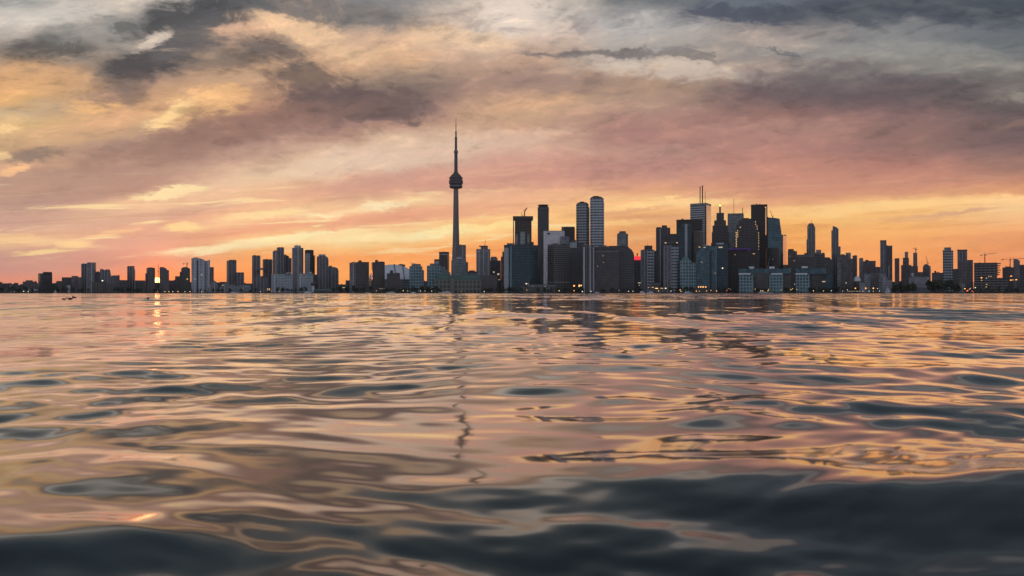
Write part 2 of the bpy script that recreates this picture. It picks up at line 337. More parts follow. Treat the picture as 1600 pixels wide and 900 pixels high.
def build_water():
    q = 0.0085
    r = [0.55]
    while r[-1] < 2600: r.append(r[-1] * (1 + q) + 0.002)
    r = np.array(r)
    na = 1000
    az = np.linspace(-0.80, 0.80, na)
    R, A = np.meshgrid(r, az, indexing='ij')
    X = R * np.sin(A); Y = R * np.cos(A)
    Z, chop = wave_field(X, Y, R * q)
    Z *= np.clip((2300 - R) / 600, 0, 1)
    nr = len(r)
    co = np.stack([X, Y, Z], -1).reshape(-1, 3)
    idx = np.arange(nr * na).reshape(nr, na)
    quads = np.stack([idx[:-1, :-1], idx[:-1, 1:], idx[1:, 1:], idx[1:, :-1]], -1).reshape(-1, 4)
    # calm coarse sheet out to the sides and behind, joined to the wave sheet's edges
    extra = []; faces = []
    base = len(co)
    mesh = bpy.data.meshes.new('water')
    mesh.vertices.add(len(co)); mesh.vertices.foreach_set('co', co.astype(np.float32).ravel())
    mesh.loops.add(quads.size); mesh.loops.foreach_set('vertex_index', quads.astype(np.int32).ravel())
    mesh.polygons.add(len(quads))
    mesh.polygons.foreach_set('loop_start', np.arange(0, quads.size, 4, dtype=np.int32))
    mesh.polygons.foreach_set('loop_total', np.full(len(quads), 4, dtype=np.int32))
    mesh.update(calc_edges=True); mesh.validate()
    mesh.polygons.foreach_set('use_smooth', np.ones(len(quads), dtype=bool))
    mesh.materials.append(water_material())
    att = mesh.attributes.new('chop', 'FLOAT', 'POINT'); att.data.foreach_set('value', chop.astype(np.float32).ravel())
    o = link(bpy.data.objects.new('water', mesh)); tag(o, kind='structure')
    # outer lake: ring sector behind and beside the camera, and far to either side of the city
    bm = bmesh.new()
    rr = [0.55, 8, 60, 400, 2600]
    segs = 40
    a0, a1 = 0.80, 2 * math.pi - 0.80
    grid = [[bm.verts.new((R_ * math.sin(a0 + (a1 - a0) * i / segs), R_ * math.cos(a0 + (a1 - a0) * i / segs), -0.02)) for i in range(segs + 1)] for R_ in rr]
    for j in range(len(rr) - 1):
        for i in range(segs):
            bm.faces.new((grid[j][i], grid[j][i + 1], grid[j + 1][i + 1], grid[j + 1][i]))
    bm.faces.new([bm.verts.new((0.55 * math.sin(t * math.pi / 12), 0.55 * math.cos(t * math.pi / 12), -0.02)) for t in range(24)])
    # lake beyond 2600 m, all round
    ring_in = [bm.verts.new((2600 * math.sin(t * math.pi / 32), 2600 * math.cos(t * math.pi / 32), -0.02)) for t in range(64)]
    ring_out = [bm.verts.new((30000 * math.sin(t * math.pi / 32), 30000 * math.cos(t * math.pi / 32), -0.02)) for t in range(64)]
    for t in range(64):
        bm.faces.new((ring_in[t], ring_in[(t + 1) % 64], ring_out[(t + 1) % 64], ring_out[t]))
    for f in bm.faces:
        f.normal_update()
        if f.normal.z < 0: f.normal_flip()
    me = bpy.data.meshes.new('water_outer'); bm.to_mesh(me); bm.free()
    me.materials.append(mesh.materials[0])
    att = me.attributes.new('chop', 'FLOAT', 'POINT'); att.data.foreach_set('value', np.full(len(me.vertices), .055, dtype=np.float32))
    o2 = link(bpy.data.objects.new('water', me)); tag(o2, kind='structure')
build_water()
# ------------------------------------------------------------------ facade materials
def facade(name, frame, glass, glass2=None, bay=4.0, storey=3.4, mu=0.16, mv=0.2, metal=0.55, lit=0.004, pier=None, pier_col=None,
           rough=0.55, slab=None, warm=(1.0, 0.62, 0.28)):
    """Walls of a tower: storeys and bays in metres, every pane a little different, here and there a lit room."""
    m = bpy.data.materials.new(name); m.use_nodes = True
    nt = m.node_tree; nt.nodes.clear(); g = G(nt)
    uv = g.node('ShaderNodeUVMap'); uv.uv_map = 'UVMap'
    u, v, _ = g.sep(uv.outputs[0])
    bay *= 1.15; storey *= 1.3
    cu, cv = g.mul(u, 1 / bay), g.mul(v, 1 / storey)
    fu, fv = g.m('FRACT', cu), g.m('FRACT', cv)
    inside = lambda f, e: g.mul(g.m('GREATER_THAN', f, e), g.m('LESS_THAN', f, 1 - e))
    mask = g.mul(inside(fu, mu), inside(fv, mv))
    wn = g.node('ShaderNodeTexWhiteNoise', noise_dimensions='2D')
    g.put(wn.inputs['Vector'], g.xyz(g.m('FLOOR', cu), g.m('FLOOR', cv)))
    rnd = wn.outputs['Value']
    wc = g.sep(wn.outputs['Color'])
    # blinds, rooms and reflections differ in groups as well as pane by pane
    wn2 = g.node('ShaderNodeTexWhiteNoise', noise_dimensions='2D')
    g.put(wn2.inputs['Vector'], g.xyz(g.m('FLOOR', g.mul(cu, 0.5)), g.m('FLOOR', g.mul(cv, 0.3334)), 3.0))
    rnd = g.m('POWER', g.add(g.mul(rnd, 0.55), g.mul(wn2.outputs['Value'], 0.45)), 1.6)
    gcol = g.mix(rnd, tuple(glass) + (1,), tuple(glass2 or [min(1, c * 4.0) for c in glass]) + (1,))
    fcol = tuple(frame) + (1,)
    soil = g.noise(g.xyz(g.mul(u, 0.05), g.mul(v, 0.02)), 1.0, 3)
    fc = g.mix(g.mul(soil, 0.6), fcol, tuple(c * 0.6 for c in frame) + (1,))
    if pier:
        period, width = pier
        pm = g.m('LESS_THAN', g.m('FRACT', g.mul(u, 1 / period)), width)
        fc = g.mix(pm, fc, tuple(pier_col) + (1,))
        mask = g.mul(mask, g.sub(1.0, pm))
    if slab:
        sm = g.m('LESS_THAN', fv, slab[0])
        fc = g.mix(sm, fc, tuple(slab[1]) + (1,))
        mask = g.mul(mask, g.sub(1.0, sm))
    base = g.mix(mask, fc, gcol)
    pr = g.node('ShaderNodeBsdfPrincipled')
    g.put(pr.inputs['Base Color'], base)
    g.put(pr.inputs['Metallic'], g.mul(mask, metal))
    g.put(pr.inputs['Roughness'], g.mad(mask, 0.18 - rough, rough))
    if lit > 0:
        on = g.mul(g.m('GREATER_THAN', wc[1], 1 - lit * 0.2), mask)
        pr.inputs['Emission Color'].default_value = tuple(warm) + (1,)
        g.put(pr.inputs['Emission Strength'], g.mul(on, g.mad(wc[2], 0.7, 0.25)))
    out = g.node('ShaderNodeOutputMaterial'); nt.links.new(pr.outputs[0], out.inputs[0])
    return m
def plain(name, col, rough=0.6, metal=0.0, mottle=0.3, scale=0.15):
    m = bpy.data.materials.new(name); m.use_nodes = True
    nt = m.node_tree; nt.nodes.clear(); g = G(nt)
    tc = g.node('ShaderNodeTexCoord')
    n = g.noise(tc.outputs['Object'], scale, 4)
    pr = g.node('ShaderNodeBsdfPrincipled')
    g.put(pr.inputs['Base Color'], g.mix(n, tuple(c * (1 + mottle) for c in col) + (1,), tuple(c * (1 - mottle) for c in col) + (1,)))
    pr.inputs['Roughness'].default_value = rough; pr.inputs['Metallic'].default_value = metal
    out = g.node('ShaderNodeOutputMaterial'); nt.links.new(pr.outputs[0], out.inputs[0])
    return m
def lamp(name, col, strength):
    m = bpy.data.materials.new(name); m.use_nodes = True
    nt = m.node_tree; nt.nodes.clear(); g = G(nt)
    e = g.node('ShaderNodeEmission'); e.inputs[0].default_value = tuple(col) + (1,); e.inputs[1].default_value = strength
    out = g.node('ShaderNodeOutputMaterial'); nt.links.new(e.outputs[0], out.inputs[0])
    return m
M = {
    'condo':   facade('grey_condo_facade', (.24, .23, .235), (.07, .08, .10), bay=3.6, storey=3.1, pier=(13.0, .16), pier_col=(.50, .47, .48)),
    'condo2':  facade('dark_condo_facade', (.17, .165, .17), (.05, .055, .07), bay=3.2, storey=3.1, pier=(9.0, .14), pier_col=(.36, .34, .35)),
    'pale':    facade('pale_condo_facade', (.46, .45, .48), (.12, .14, .18), bay=4.2, storey=3.2, pier=(12.0, .2), pier_col=(.62, .6, .62)),
    'white':   facade('white_slab_facade', (.42, .46, .48), (.16, .21, .24), (.32, .40, .44), bay=3.4, storey=3.2, mu=.12, mv=.16, metal=.5),
    'mirror':  facade('silver_mirror_facade', (.40, .41, .43), (.38, .40, .44), (.52, .54, .58), bay=5.0, storey=3.8, mu=.03, mv=.06, metal=.85, lit=0, rough=.3),
    'bank':    facade('white_stone_bank_facade', (.55, .58, .60), (.05, .06, .07), (.10, .12, .14), bay=4.0, storey=5.6, mu=.04, mv=.24, metal=.4, lit=0),
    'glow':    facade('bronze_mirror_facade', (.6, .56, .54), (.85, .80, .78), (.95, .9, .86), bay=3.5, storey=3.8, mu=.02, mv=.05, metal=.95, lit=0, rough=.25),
    'black':   facade('black_steel_facade', (.045, .043, .045), (.03, .03, .034), (.05, .05, .055), bay=3.0, storey=3.8, mu=.2, mv=.25, metal=.4, lit=.001),
    'dark':    facade('dark_glass_facade', (.09, .09, .095), (.045, .05, .058), (.10, .115, .13), bay=3.6, storey=3.6, lit=.004),
    'teal':    facade('teal_glass_facade', (.07, .12, .14), (.04, .085, .11), (.13, .26, .31), bay=4.0, storey=3.3, lit=.004, mu=.1, mv=.14, metal=.6),
    'tealfr':  facade('teal_glass_white_frame_facade', (.30, .45, .49), (.05, .09, .105), (.13, .20, .23), bay=6.5, storey=6.4, mu=.11, mv=.10, metal=.6, lit=.004),
    'deep':    facade('deep_blue_glass_facade', (.045, .065, .08), (.025, .048, .062), (.06, .125, .16), bay=3.4, storey=3.2, lit=.003, mu=.1, mv=.14, metal=.6),
    'grid':    facade('stone_grid_facade', (.19, .18, .175), (.03, .032, .036), (.06, .06, .066), bay=4.3, storey=4.2, mu=.2, mv=.22, metal=.4, lit=.004),
    'hotel':   facade('brown_hotel_facade', (.085, .08, .08), (.05, .052, .06), (.16, .16, .17), bay=4.5, storey=3.1, mu=.22, mv=.2, metal=.4, lit=.012),
    'brown':   facade('brown_stone_facade', (.15, .115, .095), (.045, .043, .045), bay=3.6, storey=3.7, mu=.24, mv=.22, metal=.4, lit=.002),
    'brick':   facade('dark_brick_facade', (.11, .095, .09), (.04, .042, .046), bay=4.0, storey=3.4, mu=.24, mv=.24, metal=.3, lit=.006),
    'band':    facade('balcony_band_facade', (.40, .42, .45), (.035, .045, .055), (.09, .12, .14), bay=7.0, storey=6.2, mu=.08, mv=.26, metal=.5, lit=.002),
    'band2':   facade('pale_balcony_band_facade', (.56, .58, .62), (.05, .06, .075), (.16, .20, .24), bay=8.0, storey=6.2, mu=.07, mv=.25, metal=.5, lit=.002),
    'granite': facade('dark_granite_facade', (.105, .098, .098), (.035, .036, .042), (.08, .085, .095), bay=3.4, storey=3.8, mu=.22, mv=.18, metal=.4, lit=.008),
    'office':  facade('grey_office_facade', (.23, .245, .25), (.09, .11, .125), bay=3.0, storey=4.0, mu=.1, mv=.22, metal=.5, lit=.004),
    'far':     facade('distant_tower_facade', (.17, .15, .15), (.06, .06, .07), bay=4.0, storey=3.4, lit=.001),
    'farpale': facade('distant_pale_facade', (.32, .31, .33), (.10, .11, .13), bay=4.0, storey=3.4, lit=.001),
    'term':    facade('terminal_stone_facade', (.24, .23, .19), (.035, .045, .045), (.07, .09, .085), bay=8.5, storey=9.0, mu=.2, mv=.16, metal=.4, lit=.004),
    'green':   facade('green_glass_storey_facade', (.10, .16, .15), (.06, .13, .12), (.12, .24, .22), bay=6.0, storey=5.0, mu=.12, mv=.16, metal=.5, lit=.004),
    'decks':   facade('open_deck_facade', (.20, .19, .19), (.015, .015, .017), (.03, .03, .03), bay=9.0, storey=5.6, mu=.06, mv=.2, metal=.1, lit=.01),
    'raw':     facade('raw_concrete_frame_facade', (.12, .10, .095), (.03, .028, .028), (.06, .055, .05), bay=5.0, storey=4.0, mu=.16, mv=.16, metal=.1, lit=.002),
    'low':     facade('low_dark_facade', (.10, .10, .10), (.05, .055, .06), (.16, .17, .18), bay=5.0, storey=4.0, lit=.015),
    'silo':    facade('ribbed_concrete_silo', (.13, .125, .12), (.07, .07, .07), (.09, .09, .09), bay=6.0, storey=60.0, mu=.25, mv=.0, metal=0, lit=0),
}
P = {
    'roof':   plain('dark_roof_gravel', (.06, .06, .062), .9),
    'mech':   plain('grey_plant_room_panels', (.16, .16, .17), .6),
    'mechd':  plain('dark_plant_room_panels', (.06, .06, .064), .6),
    'pale':   plain('pale_roof_panels', (.55, .55, .58), .6),
    'whitep': plain('white_painted_metal', (.78, .78, .80), .4),
    'conc':   plain('tower_concrete', (.24, .215, .21), .7, 0, .2, .05),
    'concd':  plain('dark_tower_concrete', (.13, .12, .12), .7),
    'steel':  plain('dark_steel', (.05, .048, .048), .5, .3),
    'crane':  plain('crane_steel', (.09, .07, .06), .5, .2),
    'hull':   plain('white_boat_hull', (.7, .7, .72), .35),
    'sail':   plain('white_sailcloth', (.8, .8, .82), .7),
    'leaf':   plain('dark_leaves', (.035, .045, .025), .7, 0, .5, .6),
    'leaf2':  plain('olive_leaves', (.05, .055, .03), .7, 0, .5, .6),
    'bark':   plain('bark', (.06, .05, .04), .8),
    'land':   plain('dark_land', (.05, .05, .047), .9, 0, .4, .02),
    'quay':   plain('quay_stone', (.07, .068, .066), .85, 0, .3, .08),
    'dome':   plain('white_dome_membrane', (.88, .86, .92), .5, 0, .06, .03),
    'domed':  plain('grey_dome_seam', (.20, .19, .21), .6),
    'copper': plain('green_copper_roof', (.12, .22, .20), .6),
    'bird':   plain('dark_feathers', (.03, .028, .026), .8),
    'stripe': plain('pale_glass_strip', (.30, .33, .36), .25, .4),
    'stripet': plain('teal_glass_strip', (.13, .23, .27), .25, .4),
    'glassd': plain('dark_glass', (.04, .045, .05), .12, .3),
    'red':    plain('red_sign_face', (.5, .03, .04), .5),
}
L = {
    'warm':   lamp('warm_lamp', (1.0, .55, .2), 2.4),
    'white':  lamp('white_lamp', (1.0, .86, .66), 1.8),
    'orange': lamp('orange_lamp', (1.0, .36, .08), 3.0),
    'redl':   lamp('red_lamp', (1.0, .10, .08), 2.2),
    'redsign': lamp('red_sign_light', (1.0, .05, .07), 1.1),
    'violet': lamp('violet_light', (.30, .14, .75), .16),
    'window': lamp('lit_room', (1.0, .62, .26), .75),
    'winpale': lamp('lit_room_pale', (1.0, .80, .55), .55),
    'beacon': lamp('beacon_glow', (.70, 1.0, .12), 2.0),
}

# ------------------------------------------------------------------ geometry helpers
def wx(px, D): return (px - 800.0) / F * D
def wz(py, D): return (HORIZON - py) / F * D + CAM_H
def mesh_obj(name, bm, mats, parent=None, smooth=False):
    me = bpy.data.meshes.new(name); bm.to_mesh(me); bm.free()
    for m in (mats if isinstance(mats, (list, tuple)) else [mats]): me.materials.append(m)
    if smooth:
        for p in me.polygons: p.use_smooth = True
    o = link(bpy.data.objects.new(name, me))
    if parent is not None: o.parent = parent; o.matrix_parent_inverse = Matrix.Translation(-parent.location)
    return o
def set_uv(bm, roof_slot=True):
    uvl = bm.loops.layers.uv.get('UVMap') or bm.loops.layers.uv.new('UVMap')
    bm.normal_update()
    for f in bm.faces:
        n = f.normal
        if abs(n.z) > 0.7:
            if roof_slot: f.material_index = 1
            for l in f.loops: l[uvl].uv = (l.vert.co.x, l.vert.co.y)
        else:
            h = math.hypot(n.x, n.y) or 1
            tx, ty = -n.y / h, n.x / h
            for l in f.loops: l[uvl].uv = (l.vert.co.x * tx + l.vert.co.y * ty, l.vert.co.z)
def add_box(bm, x0, x1, y0, y1, z0, z1, bottom=True):
    vs = [bm.verts.new(p) for p in ((x0, y0, z0), (x1, y0, z0), (x1, y1, z0), (x0, y1, z0), (x0, y0, z1), (x1, y0, z1), (x1, y1, z1), (x0, y1, z1))]
    for q in ((0, 1, 5, 4), (1, 2, 6, 5), (2, 3, 7, 6), (3, 0, 4, 7), (4, 5, 6, 7)) + (((3, 2, 1, 0),) if bottom else ()):
        bm.faces.new([vs[i] for i in q])
def add_bar(bm, a, b, w, h=None):
    """A square bar from a to b."""
    a, b = Vector(a), Vector(b); d = (b - a).normalized(); h = h or w
    up = Vector((0, 0, 1)) if abs(d.z) < 0.9 else Vector((0, 1, 0))
    s = d.cross(up).normalized() * w / 2; t = s.cross(d).normalized() * h / 2
    v = [bm.verts.new(p + e) for p in (a, b) for e in (s + t, s - t, -s - t, -s + t)]
    for i in range(4): bm.faces.new((v[i], v[(i + 1) % 4], v[4 + (i + 1) % 4], v[4 + i]))
    bm.faces.new(v[3::-1]); bm.faces.new(v[4:])
    bmesh.ops.recalc_face_normals(bm, faces=bm.faces[:])
def add_prism(bm, poly, z0, z1, top=None):
    n = len(poly); top = top or poly
    lo = [bm.verts.new((x, y, z0)) for x, y in poly]; hi = [bm.verts.new((x, y, z1)) for x, y in top]
    for i in range(n): bm.faces.new((lo[i], lo[(i + 1) % n], hi[(i + 1) % n], hi[i]))
    bm.faces.new(hi)
def add_lathe(bm, cx, cy, prof, n=24):
    rings = [[bm.verts.new((cx + r * math.cos(2 * math.pi * i / n), cy + r * math.sin(2 * math.pi * i / n), z)) for i in range(n)] for r, z in prof]
    for a, b in zip(rings, rings[1:]):
        for i in range(n): bm.faces.new((a[i], a[(i + 1) % n], b[(i + 1) % n], b[i]))
    bm.faces.new(rings[-1]); bm.faces.new(rings[0][::-1])

SHAPES = {'box': [(-.5, 0), (.5, 0), (.5, 1), (-.5, 1)],
          'oct': [(-.32, 0), (.32, 0), (.5, .2), (.5, .8), (.32, 1), (-.32, 1), (-.5, .8), (-.5, .2)],
          'chamR': [(-.5, 0), (.25, 0), (.5, .3), (.5, 1), (-.5, 1)],
          'cyl': [(.5 * math.cos(2 * math.pi * i / 20 - math.pi / 2), .5 + .5 * math.sin(2 * math.pi * i / 20 - math.pi / 2)) for i in range(20)]}
def footprint(shape, x0, x1, D, rot, dep):
    base = [(u, v * dep) for u, v in SHAPES[shape]]
    a = math.radians(rot) - math.atan(((x0 + x1) / 2 - 800) / F)     # rot is measured from facing the lake viewpoint
    ca, sa = math.cos(a), math.sin(a)
    pts0 = [(u * ca - (v - dep / 2) * sa, u * sa + (v - dep / 2) * ca) for u, v in base]
    ymin = min(p[1] for p in pts0)
    s = (x1 - x0) / F * D; cx = wx((x0 + x1) / 2, D)
    for _ in range(12):
        pts = [(cx + p[0] * s, D + (p[1] - ymin) * s) for p in pts0]
        pr = [800 + F * x / y for x, y in pts]
        lo, hi = min(pr), max(pr)
        s *= (x1 - x0) / (hi - lo)
        cx += ((x0 + x1) / 2 - (lo + hi) / 2) / F * D
    return [(cx + p[0] * s, D + (p[1] - ymin) * s) for p in pts0]
BUILT = []
jit = random.Random(5)
def T(part, x0, x1, ytop, mat, **o):
    return dict(part=part, x0=x0, x1=x1, ytop=ytop, mat=mat, **o)
def B(name, label, D, tiers, rot=0.0, dep=0.8, cat='building', group=None, cap=True):
    """A building: an Empty at its base that parents its storeys, crowns and trim. Photo columns/rows at distance D give its real size."""
    D = D + jit.random() * 4
    t0 = tiers[0]
    root = link(bpy.data.objects.new(name, None))
    root.location = (wx((t0['x0'] + t0['x1']) / 2, D), D + 5, 2.0)
    root.empty_display_size = 10
    tag(root, label, cat, group)
    for i, t in enumerate(tiers):
        d = D + t.get('dD', 0.0)
        bm = bmesh.new()
        mat = M.get(t['mat']) or P.get(t['mat']) or L[t['mat']]
        z1 = wz(t['ytop'], d)
        z0 = wz(t['ybot'], d) - 0.4 if 'ybot' in t else 1.7
        shape = t.get('shape', 'box')
        if shape == 'prof':
            # outline of the wall in photo columns/rows, clockwise from its lower left, with real depth behind it
            pts = [(wx(x, d), (wz(y, d) if y < 457.5 else 1.7)) for x, y in t['pts']]
            dp = t.get('dep', dep) * (max(p[0] for p in pts) - min(p[0] for p in pts))
            fr = [bm.verts.new((x, d, z)) for x, z in pts]
            bk = [bm.verts.new((x * (d + dp) / d, d + dp, z)) for x, z in pts]
            n = len(pts)
            bm.faces.new(fr); bm.faces.new(bk[::-1])
            for k in range(n):
                if pts[k][1] < 1.8 and pts[(k + 1) % n][1] < 1.8: continue
                bm.faces.new((fr[k], bk[k], bk[(k + 1) % n], fr[(k + 1) % n]))
            bmesh.ops.recalc_face_normals(bm, faces=bm.faces[:])
        else:
            fp = footprint(shape, t['x0'], t['x1'], d, t.get('rot', rot), t.get('dep', dep))
            if 'taper' in t:
                cx = sum(p[0] for p in fp) / len(fp); cy = sum(p[1] for p in fp) / len(fp); k = t['taper']
                add_prism(bm, fp, z0, z1, [(cx + (x - cx) * k, cy + (y - cy) * k) for x, y in fp])
            else:
                add_prism(bm, fp, z0, z1)
                if cap and (t['x1'] - t['x0']) > 5 and not t.get('nocap'):
                    # parapet: an upstand round the roof edge
                    cx = sum(p[0] for p in fp) / len(fp); cy = sum(p[1] for p in fp) / len(fp)
                    w = 1 - 1.2 / max(8, (t['x1'] - t['x0']) / F * d)
        set_uv(bm)
        mats = [mat, P['roof']]
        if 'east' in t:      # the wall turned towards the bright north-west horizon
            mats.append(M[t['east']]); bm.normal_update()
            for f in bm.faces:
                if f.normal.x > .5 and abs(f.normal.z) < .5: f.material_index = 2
        o = mesh_obj(t['part'], bm, mats, root)
        BUILT.append(o)
    # small roof clutter: vents, lift overruns, a whip aerial here and there
    wpx = t0['x1'] - t0['x0']
    if cap and wpx > 8 and t0.get('shape') not in ('prof',) and cat in ('building', 'hotel') and t0['mat'] != 'low':
        top = min(t['ytop'] for t in tiers[:1]); s = D / F
        for k in range(2 if wpx < 20 else 3):
            px = t0['x0'] + wpx * jit.uniform(.12, .88); w = jit.uniform(.8, 2.2) * s / 2; h = jit.uniform(.6, 1.5) * s
            bm = bmesh.new(); x = wx(px, D); z = wz(top, D)
            add_box(bm, x - w, x + w, D + 5, D + 5 + 2 * w, z - .3, z + h); set_uv(bm)
            mesh_obj('roof_vent', bm, [P['mechd' if k else 'mech'], P['roof']], root)
        if jit.random() < .35:
            bm = bmesh.new(); x = wx(t0['x0'] + wpx * jit.uniform(.25, .75), D); z = wz(top, D); add_bar(bm, (x, D + 6, z - .3), (x, D + 6, z + jit.uniform(3, 7)), .35)
            mesh_obj('roof_aerial', bm, P['steel'], root)
    return root
CASTER = []
def cast(px, py):
    """What stands first along the line of sight of a photo point: used to set lit windows and signs on a wall."""
    if not CASTER:
        vs, fs, own = [], [], []
        for o in BUILT:
            b = len(vs)
            vs.extend(v.co.copy() for v in o.data.vertices)
            for p in o.data.polygons: fs.append([b + k for k in p.vertices]); own.append(o)
        CASTER.extend([BVHTree.FromPolygons(vs, fs), own])
    d = Vector(((px - 800) / F, 1.0, (HORIZON - py) / F)).normalized()
    loc, nrm, idx, dist = CASTER[0].ray_cast(Vector((0, 0, CAM_H)), d)
    return (loc, nrm, CASTER[1][idx]) if loc is not None else (None, None, None)
# ------------------------------------------------------------------ land
def build_land():
    bm = bmesh.new()
    xs = [-7000, -2400, -1500, -900, -300, 200, 800, 1500, 2400, 7000]
    ys = [2300, 2110, 2095, 2088, 2084, 2082, 2080, 2082, 2086, 2200]
    lo = [bm.verts.new((x, y, -3)) for x, y in zip(xs, ys)]
    hi = [bm.verts.new((x, y, 1.9)) for x, y in zip(xs, ys)]
    bk = [bm.verts.new((x * 2.2, 12000, 1.9)) for x in xs]
    for i in range(len(xs) - 1):
        bm.faces.new((lo[i], lo[i + 1], hi[i + 1], hi[i])); bm.faces.new((hi[i], hi[i + 1], bk[i + 1], bk[i]))
    tag(mesh_obj('ground', bm, P['land']), kind='structure')
build_land()

# ------------------------------------------------------------------ the concrete needle tower
def build_needle():
    D = 2600.0; cx, cy = wx(711.8, D), D + 16
    root = link(bpy.data.objects.new('observation_tower', None)); root.location = (cx, cy, 2.0)
    tag(root, 'very tall concrete needle tower with round pod and spire above all roofs', 'tower')
    s = cy / F
    z = lambda y: (HORIZON - y) * s + CAM_H
    # shaft: hexagonal core with three legs that widen towards the ground
    bm = bmesh.new()
    lev = [(458, 20.0), (440, 17.2), (420, 14.6), (405, 13.0), (380, 11.0), (350, 9.5), (320, 8.5), (292, 7.6)]
    rings = []
    for y, w in lev:
        r = w / 2 * s * 1.02
        ring = []
        for i in range(12):
            a = 2 * math.pi * i / 12 + 0.55
            k = 1.0 if i % 4 == 0 else (0.86 if i % 4 in (1, 3) else 0.66)
            ring.append(bm.verts.new((cx + r * k * math.cos(a) * 1.08, cy + r * k * math.sin(a) * 1.08, z(y) if y < 458 else 1.7)))
        rings.append(ring)
    for a, b in zip(rings, rings[1:]):
        for i in range(12): bm.faces.new((a[i], a[(i + 1) % 12], b[(i + 1) % 12], b[i]))
    bm.faces.new(rings[-1])
    mesh_obj('shaft', bm, P['conc'], root)
    bm = bmesh.new()   # dark lift slot running up the shaft's face
    add_bar(bm, (cx + 1.5, cy - 16.4 * s * .38, 2), (cx + .6, cy - 7.6 * s * .42, z(293)), 1.6, 1.2)
    mesh_obj('lift_shaft', bm, P['concd'], root)
    def lathe(name, prof, mat, n=28, parent=root):
        bm = bmesh.new(); add_lathe(bm, cx, cy, [(r * s, z(y)) for r, y in prof], n)
        return mesh_obj(name, bm, mat, parent, False)
    lathe('radome', [(4.0, 294.2), (8.6, 294.0), (10.2, 292.6), (10.4, 291.0), (9.8, 289.6), (8.6, 288.9)], P['mech'], 32)
    pod = lathe('main_pod', [(8.4, 289.2), (10.6, 287.6), (10.9, 286.0), (10.9, 282.4), (10.5, 281.6), (9.9, 281.4), (9.9, 279.2), (10.6, 279.0), (10.6, 277.2), (8.8, 276.6), (8.6, 274.8), (7.2, 274.4), (6.9, 272.6)], P['concd'], 32)
    lathe('window_band', [(10.7, 284.6), (11.05, 284.4), (11.05, 283.2), (10.7, 283.0)], P['glassd'], 32, pod)
    lathe('pod_roof_ring', [(6.9, 272.8), (5.0, 272.4), (4.6, 270.6), (3.5, 270.2), (3.4, 268.0), (2.7, 267.8)], P['concd'], 24)
    lathe('upper_shaft', [(2.7, 268.2), (2.5, 238.6)], P['concd'], 8)
    lathe('sky_pod', [(2.4, 239.4), (3.3, 238.2), (3.5, 236.8), (3.2, 235.4), (2.0, 234.8)], P['conc'], 20)
    ant = lathe('antenna', [(1.9, 235.2), (1.75, 215.2), (1.2, 214.6), (1.1, 206.4), (.62, 205.8), (.5, 192), (.34, 191.6), (.28, 184)], P['concd'], 10)
    lathe('antenna_collar', [(1.5, 215.8), (2.1, 215.5), (2.1, 214.6), (1.3, 214.2)], P['steel'], 12, ant)
    lathe('antenna_collar', [(1.0, 206.6), (1.5, 206.4), (1.5, 205.6), (.7, 205.3)], P['steel'], 12, ant)
build_needle()

# ------------------------------------------------------------------ the stadium dome
def build_dome():
    D = 2480.0; cx, cy = wx(606, D), D + 95
    root = link(bpy.data.objects.new('stadium', None)); root.location = (cx, cy, 2.0)
    tag(root, 'white domed stadium roof rising behind the brown apartment slabs', 'stadium')
    s = cy / F; a = 36.5 * s; top = (458 - 413.0) * s; base = (458 - 437) * s
    bm = bmesh.new(); n, k = 40, 12
    rings = []
    for j in range(k + 1):
        t = j / k * math.pi / 2
        rings.append([bm.verts.new((cx + a * math.cos(t) * math.cos(2 * math.pi * i / n), cy + a * .95 * math.cos(t) * math.sin(2 * math.pi * i / n), base + (top - base) * math.sin(t))) for i in range(n)])
    for p, q in zip(rings, rings[1:-1]):
        for i in range(n): bm.faces.new((p[i], p[(i + 1) % n], q[(i + 1) % n], q[i]))
    c = bm.verts.new((cx, cy, top))
    for i in range(n): bm.faces.new((rings[-2][i], rings[-2][(i + 1) % n], c))
    bmesh.ops.delete(bm, geom=[v for v in rings[-1]], context='VERTS')
    roof = mesh_obj('roof', bm, P['dome'], root, True)
    # overlapping roof panels: arched seams across the shell
    for xo in (-.42, .10, .46):
        bm = bmesh.new(); prev = None
        for i in range(17):
            t = -math.pi / 2 * .93 + i / 16 * math.pi * .93
            rr = math.sqrt(max(0, 1 - xo * xo))
            # arch lies in a plane that faces the lake; it sits 0.8 m proud of the shell
            p = Vector((cx + a * (xo + .30 * math.sin(t) ** 2 * (1 if xo > 0 else -1) * .6), cy - a * .95 * rr * .0, 0))
            lx = (p.x - cx) / a
            ly = -math.sqrt(max(0, 1 - lx * lx)) * math.sin(abs(t)) if False else -rr * math.cos(math.pi / 2 - abs(t)) 
            lz = math.sqrt(max(0.0, 1 - lx * lx - ly * ly))
            q = Vector((p.x, cy + a * .955 * ly, base + (top - base) * lz + .9))
            if prev is not None and (q - prev).length > .5 and t <= 0.05: add_bar(bm, prev, q, 2.6, 2.2)
            prev = q
        mesh_obj('roof_seam', bm, P['domed'], roof)
    bm = bmesh.new()
    add_prism(bm, [(cx + a * 1.01 * math.cos(2 * math.pi * i / 32), cy + a * .96 * math.sin(2 * math.pi * i / 32)) for i in range(32)], 1.7, base + 1.0)
    set_uv(bm); mesh_obj('drum_wall', bm, [M['office'], P['roof']], root)
build_dome()

